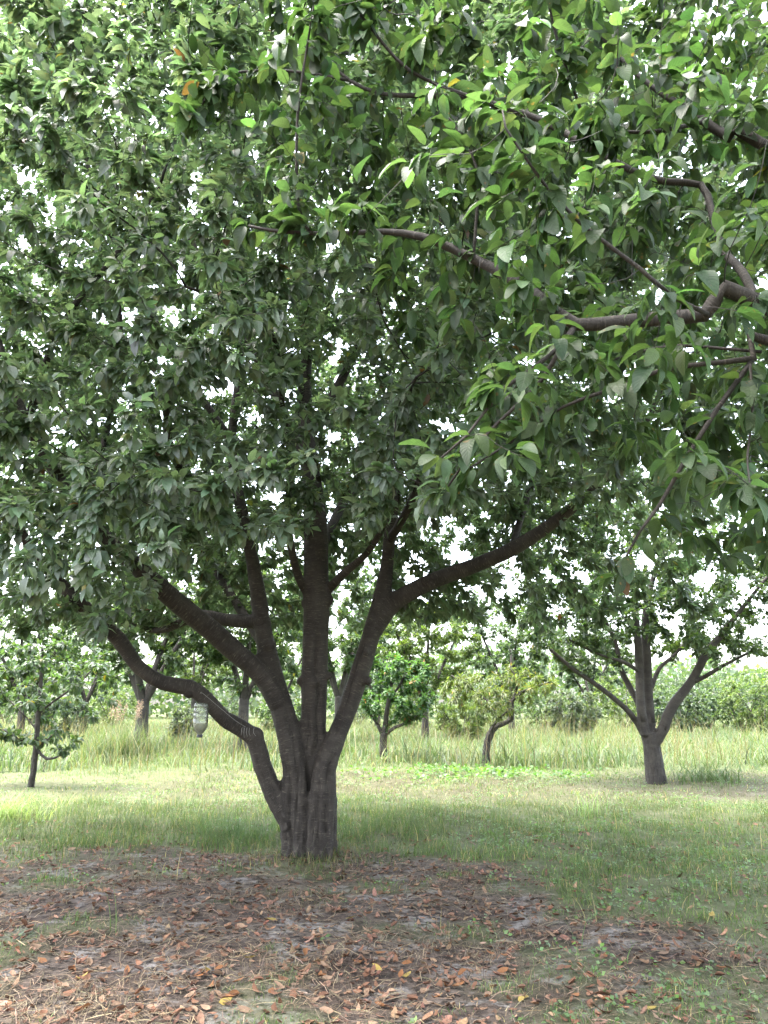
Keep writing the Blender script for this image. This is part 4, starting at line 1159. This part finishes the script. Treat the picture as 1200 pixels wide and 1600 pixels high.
x, y = scatter(75000, -40, 45, 15.0, 60, 1.25)
g, m, tl, so = fields(x, y)
cl = vnoise(x, y, .55, 31) * .6 + vnoise(x, y, 1.6, 32) * .4
k = rng.random(len(x)) < tl
x, y, cl, tl = x[k], y[k], cl[k], tl[k]
h = (.15 + .85 * cl) * rng.uniform(.45, 1.2, len(x)) * (.2 + .9 * tl) * np.interp(y, [17, 22, 30, 60], [.6, .85, 1.05, 1.1])
p1 = blades(x, y, h, rng.uniform(.012, .024, len(x)) * np.interp(y, [17, 60], [.8, 2.2]), rng.uniform(.7, 2.3, len(x)), tall_p(len(x)) * (.75 + .5 * cl)[:, None], 2)
x, y = scatter(9000, -30, 35, 17.5, 50, 1.2)
k = (rng.random(len(x)) < fields(x, y)[2]) & (vnoise(x, y, .35, 33) > .45)
x, y = x[k], y[k]
p2 = blades(x, y, rng.uniform(.7, 1.45, len(x)), rng.uniform(.008, .016, len(x)), rng.uniform(.05, .7, len(x)), palette([(0.21, 0.18, 0.11), (0.17, 0.165, 0.08), (0.14, 0.10, 0.06)], .2)(len(x)), 3)
x, y = scatter(16000, -30, 35, 17.5, 45, 1.2)
k = (rng.random(len(x)) < fields(x, y)[2]) & (vnoise(x, y, .5, 34) > .58)
x, y = x[k], y[k]
p3 = blades(x, y, rng.uniform(.3, .8, len(x)), rng.uniform(.03, .05, len(x)), rng.uniform(.4, 1.6, len(x)), palette([(0.055, 0.085, 0.04), (0.085, 0.12, 0.055)], .2)(len(x)), 2)
join('tall_grass', [p1, p2, p3], M_grass, 'tall bright meadow grass behind the orchard trees', 'grass')

# dry straw lying about
def straw(n, x0, x1, y0, y1, wfun, ln=(.04, .17)):
    x, y = scatter(n, x0, x1, y0, y1, 1.0)
    k = rng.random(len(x)) < wfun(x, y)
    x, y = x[k], y[k]
    m = len(x)
    a = rng.uniform(0, 3.1416, m)
    L = rng.uniform(*ln, m); w = rng.uniform(.0007, .002, m)
    d = np.stack([np.cos(a), np.sin(a), rng.normal(0, .16, m)], 1); s = np.stack([-np.sin(a), np.cos(a), rng.normal(0, .3, m)], 1)
    c = np.stack([x, y, gh(x, y) + rng.uniform(.004, .02, m)], 1)
    mid = c + np.stack([0 * a, 0 * a, rng.uniform(0, .012, m)], 1) + s * (L * rng.normal(0, .08, m))[:, None]
    V = np.stack([c - d * (L / 2)[:, None] - s * w[:, None], c - d * (L / 2)[:, None] + s * w[:, None], mid - s * w[:, None], mid + s * w[:, None], c + d * (L / 2)[:, None] - s * w[:, None], c + d * (L / 2)[:, None] + s * w[:, None]], 1)
    off = np.arange(m)[:, None] * 6
    return V.reshape(-1, 3), [np.concatenate([off + [[0, 1, 3, 2]], off + [[2, 3, 5, 4]]])], np.repeat(rgba(straw_p(m)), 6, 0)
brown_w = lambda x, y: np.clip((1.05 - fields(x, y)[0]) * (.2 + 1.2 * vnoise(x, y, 1.8, 41) ** 1.3), 0, 1)
def dead_tufts():
    x, y = scatter(42000, -8, 6, 3.7, 9.3)
    k = rng.random(len(x)) < brown_w(x, y) * smooth01(vnoise(x, y, 1.4, 43), .45, .75)
    x, y = x[k], y[k]
    return blades(x, y, rng.uniform(.03, .12, len(x)), rng.uniform(.002, .004, len(x)), rng.uniform(.6, 1.9, len(x)), straw_p(len(x)) * .9, 2)
join('straw', [straw(52000, -8, 7, 3.7, 9.6, brown_w), straw(9000, -9, 10, 9, 17, lambda x, y: fields(x, y)[1], (.06, .2)), dead_tufts()], M_dry, 'dry straw and dead grass strewn over the bare soil', 'straw')

# fallen leaves
brown_p = palette([(0.11, 0.058, 0.036), (0.165, 0.090, 0.056), (0.21, 0.13, 0.086), (0.08, 0.043, 0.028)], .25)
def litter_template(seed):
    g = np.random.default_rng(seed)
    V, F, uv = leaf_template('litter', 100 + seed)
    V = V.copy()
    curl, roll = g.uniform(.15, .75), g.uniform(.2, 1.5)
    V[:, 2] = .08 + curl * (V[:, 1] - .5) ** 2 + roll * np.abs(V[:, 0]) ** 1.3 * (1 if g.random() < .7 else -.45) + g.normal(0, .015, len(V))
    V[:, 1] -= .5
    V[:, 0] *= g.uniform(.7, 1)
    V[:, 2] -= V[:, 2].min()
    return V, F, uv
LIT = [litter_template(s) for s in range(8)]
def litter_place(n, y0, y1):
    x, y = scatter(n, -8, 8, y0, y1)
    g = fields(x, y)[0]
    r2 = np.hypot(x - TREE_XY[0] - .3, y - TREE_XY[1] + 1.2)
    w = (1.1 - .75 * g) * np.interp(r2, [0, 3, 5, 8], [1, .9, .5, .15]) * (.3 + 1.1 * vnoise(x, y, 2.2, 51))
    k = rng.random(len(x)) < w
    return x[k], y[k]
x, y = litter_place(18000, 3.8, 11)
m = len(x)
sz = rng.uniform(.03, .085, m) * rng.uniform(.65, 1.1, m)
gz = rng.uniform(0, 6.283, m); tx = rng.normal(0, .28, m); ty = rng.normal(0, .28, m)
hue = rng.random(m)
px, py, tt_ = pix(np.stack([x, y, gh(x, y)], 1))
score = np.where((px > 10) & (px < 1190) & (py < 1590), sz / tt_, 0)
big = np.argsort(-score)[:300]
kinds = [('brown', (0.145, 0.073, 0.043), 'curled brown fallen cherry leaf lying on the ground'), ('tan', (0.22, 0.145, 0.095), 'pale tan dried fallen cherry leaf lying on the ground'),
         ('orange', (0.22, 0.10, 0.042), 'orange fallen cherry leaf lying on the ground'), ('yellow', (0.27, 0.2, 0.055), 'yellow fallen cherry leaf lying on the ground')]
var = {}
for q, (nm, c, lb) in enumerate(kinds):
    for s in range(8):
        V, F, uv = LIT[s]
        me = mesh_np('fallen_leaf', V, [f for f in F if len(f)], {'col': np.repeat(rgba(np.array([c]) * rng.uniform(.75, 1.15)), len(V), 0)})
        me.materials.append(M_dry)
        var[q, s] = me
for i in big:
    q = 0 if hue[i] < .56 else 1 if hue[i] < .84 else 2 if hue[i] < .96 else 3
    o = bpy.data.objects.new('fallen_leaf', var[q, int(rng.integers(0, 8))])
    col.objects.link(o)
    o.location = (x[i], y[i], float(gh(x[i], y[i])) + .010)
    o.rotation_euler = (tx[i], ty[i], gz[i])
    o.scale = (sz[i],) * 3
    tag(o, kinds[q][2], 'leaf', 'fallen cherry leaves')
rest_m = np.ones(m, bool); rest_m[big] = False
parts = []
for s in range(8):
    k = np.where(rest_m & (np.arange(m) % 8 == s))[0]
    V, F, uv = LIT[s]
    cz, sn = np.cos(gz[k]), np.sin(gz[k])
    loc = np.stack([V[None, :, 0] * cz[:, None] - V[None, :, 1] * sn[:, None], V[None, :, 0] * sn[:, None] + V[None, :, 1] * cz[:, None], V[None, :, 2] + V[None, :, 0] * tx[k][:, None] + V[None, :, 1] * ty[k][:, None]], -1)
    X = loc * sz[k][:, None, None] + np.stack([x[k], y[k], gh(x[k], y[k]) + .008], 1)[:, None, :]
    off = np.arange(len(k))[:, None, None] * len(V)
    parts.append((X.reshape(-1, 3), [(f[None] + off).reshape(-1, f.shape[1]) for f in F if len(f)], np.repeat(rgba(brown_p(len(k))), len(V), 0)))
join('leaf_litter', parts, M_dry, 'small brown leaf litter covering the soil under the large tree', 'leaf litter')

# low broad-leaved weeds in the turf
x, y = scatter(25000, -9, 12, 3.7, 17)
g, mm, tl, so = fields(x, y)
k = rng.random(len(x)) < g * smooth01(vnoise(x, y, 1.5, 61), .35, .7) * .5 * np.where((x > .3) | (y > 10), 1, .35)
x, y = x[k], y[k]
S = np.stack([x, y, gh(x, y) + rng.uniform(.01, .06, len(x))], 1)
P, d, nn, L, C = spur_leaves(S, np.tile([0, 0, 1.0], (len(S), 1)), 4, .032, .15, palette([(0.07, 0.13, 0.045), (0.12, 0.19, 0.06)], .18))
me = leaf_mesh('ground_weeds', np.zeros(3), P, d, nn, L, C, 'far', 1.5)
tag(link('ground_weeds', me, M_leaf), 'low broad leaved weeds creeping through the turf', 'weeds', kind='stuff')
x, y = scatter(5200, -2, 5, 15.2, 20.0)
k = rng.random(len(x)) < np.exp(-((x - 2.0) / 1.8) ** 2 - ((y - 17.2) / 1.0) ** 2)
x, y = x[k], y[k]
S = np.stack([x, y, gh(x, y) + rng.uniform(.03, .14, len(x))], 1)
P, d, nn, L, C = spur_leaves(S, np.tile([0, 0, 1.0], (len(S), 1)), 5, .085, .2, palette([(0.06, 0.13, 0.04), (0.11, 0.19, 0.05)], .18))
me = leaf_mesh('creeping_weeds', np.zeros(3), P, d, nn, L, C, 'far', 1.5)
tag(link('creeping_weeds', me, M_leaf_far), 'dark patch of creeping weeds before the crooked peach tree', 'weeds', kind='stuff')

# clumps one can tell apart
def clump(name, label, xy, n, h, spread, colour, wid=.012, plume=0, bend=(.3, 1.3)):
    org = np.array([xy[0], xy[1], 0.0])
    o = link(name, None, loc=tuple(org)); tag(o, label, 'grass clump')
    x = xy[0] + rng.normal(0, spread, n); y = xy[1] + rng.normal(0, spread, n)
    V, F, C = blades(x, y, h * rng.uniform(.5, 1.1, n), np.full(n, wid), rng.uniform(*bend, n), colour(n), 5)
    me = mesh_np('blades', V - org, F, {'col': C})
    tag(link('blades', me, M_grass, o), kind='stuff')
    for q in range(plume):
        a = rng.uniform(0, 6.28); b = rng.uniform(.1, .35)
        P0 = np.array([xy[0] + rng.normal(0, spread * .6), xy[1] + rng.normal(0, spread * .6), 0])
        e = P0 + np.array([math.cos(a) * b, math.sin(a) * b, 1]) * h * rng.uniform(1.05, 1.35)
        ct = Tubes(); ct.add(*resample([P0, P0 * .5 + e * .5 + np.array([0, 0, .05]), e], [.005, .004, .002], .2), 4)
        st = link('plume', ct.mesh('plume', org), M_dry, o)
        me = st.data
        me.attributes.new('col', 'FLOAT_COLOR', 'POINT').data.foreach_set('color', np.tile([.3, .27, .15, 1], len(me.vertices)).astype(np.float32))
        k = 90
        tt = rng.random(k)
        S = (e + (P0 - e) * (tt[:, None] * .28)) + rng.normal(0, .035, (k, 3)) * (.3 + tt[:, None])
        dd = unit(rng.normal(0, 1, (k, 3)) + np.array([0, 0, .3])); nn2 = unit(np.cross(dd, rng.normal(0, 1, (k, 3))))
        m2 = leaf_mesh('plume_head', org, S, dd, nn2, np.full(k, .05), palette([(0.34, 0.27, 0.18), (0.30, 0.20, 0.14)], .15)(k), 'far', .6)
        tag(link('plume_head', m2, M_dry, st), kind='stuff')
g0 = on_ground(188, 1190)
clump('reed_clump', 'clump of tall feathery reed grass with pale plumes', (g0[0], g0[1]), 700, 1.25, .42, tall_p, .016, 9)
g0 = on_ground(15, 1285)
clump('grass_clump', 'wispy pale grass clump beside the thin leaning trunk', (g0[0], g0[1]), 420, .5, .2, palette([(0.17, 0.24, 0.09), (0.26, 0.32, 0.14)], .15), .007, 0, (.7, 1.7))
g0 = on_ground(1108, 1222)
clump('weed_clump', 'dark green weed clump beside the trunk on bare soil', (g0[0], g0[1]), 260, .55, .36, palette([(0.05, 0.085, 0.035), (0.085, 0.125, 0.05)], .2), .014, 0, (.6, 2.0))
g0 = on_ground(820, 1200)
clump('weed_clump', 'dull weed clump right beside the crooked peach trunk', (g0[0], g0[1]), 220, .55, .3, palette([(0.07, 0.11, 0.04), (0.11, 0.16, 0.05)], .15), .016)
g0 = on_ground(920, 1275)
clump('grass_clump', 'upright pale grass tuft in the turf before the trunk on bare soil', (g0[0], g0[1]), 45, .42, .12, palette([(0.18, 0.27, 0.11), (0.25, 0.33, 0.15)], .15), .010)
g0 = on_ground(372, 1310)
clump('grass_clump', 'dark grass tuft close beside the base of the large tree', (g0[0], g0[1]), 420, .36, .28, palette([(0.05, 0.095, 0.035), (0.09, 0.14, 0.05)], .15), .006)
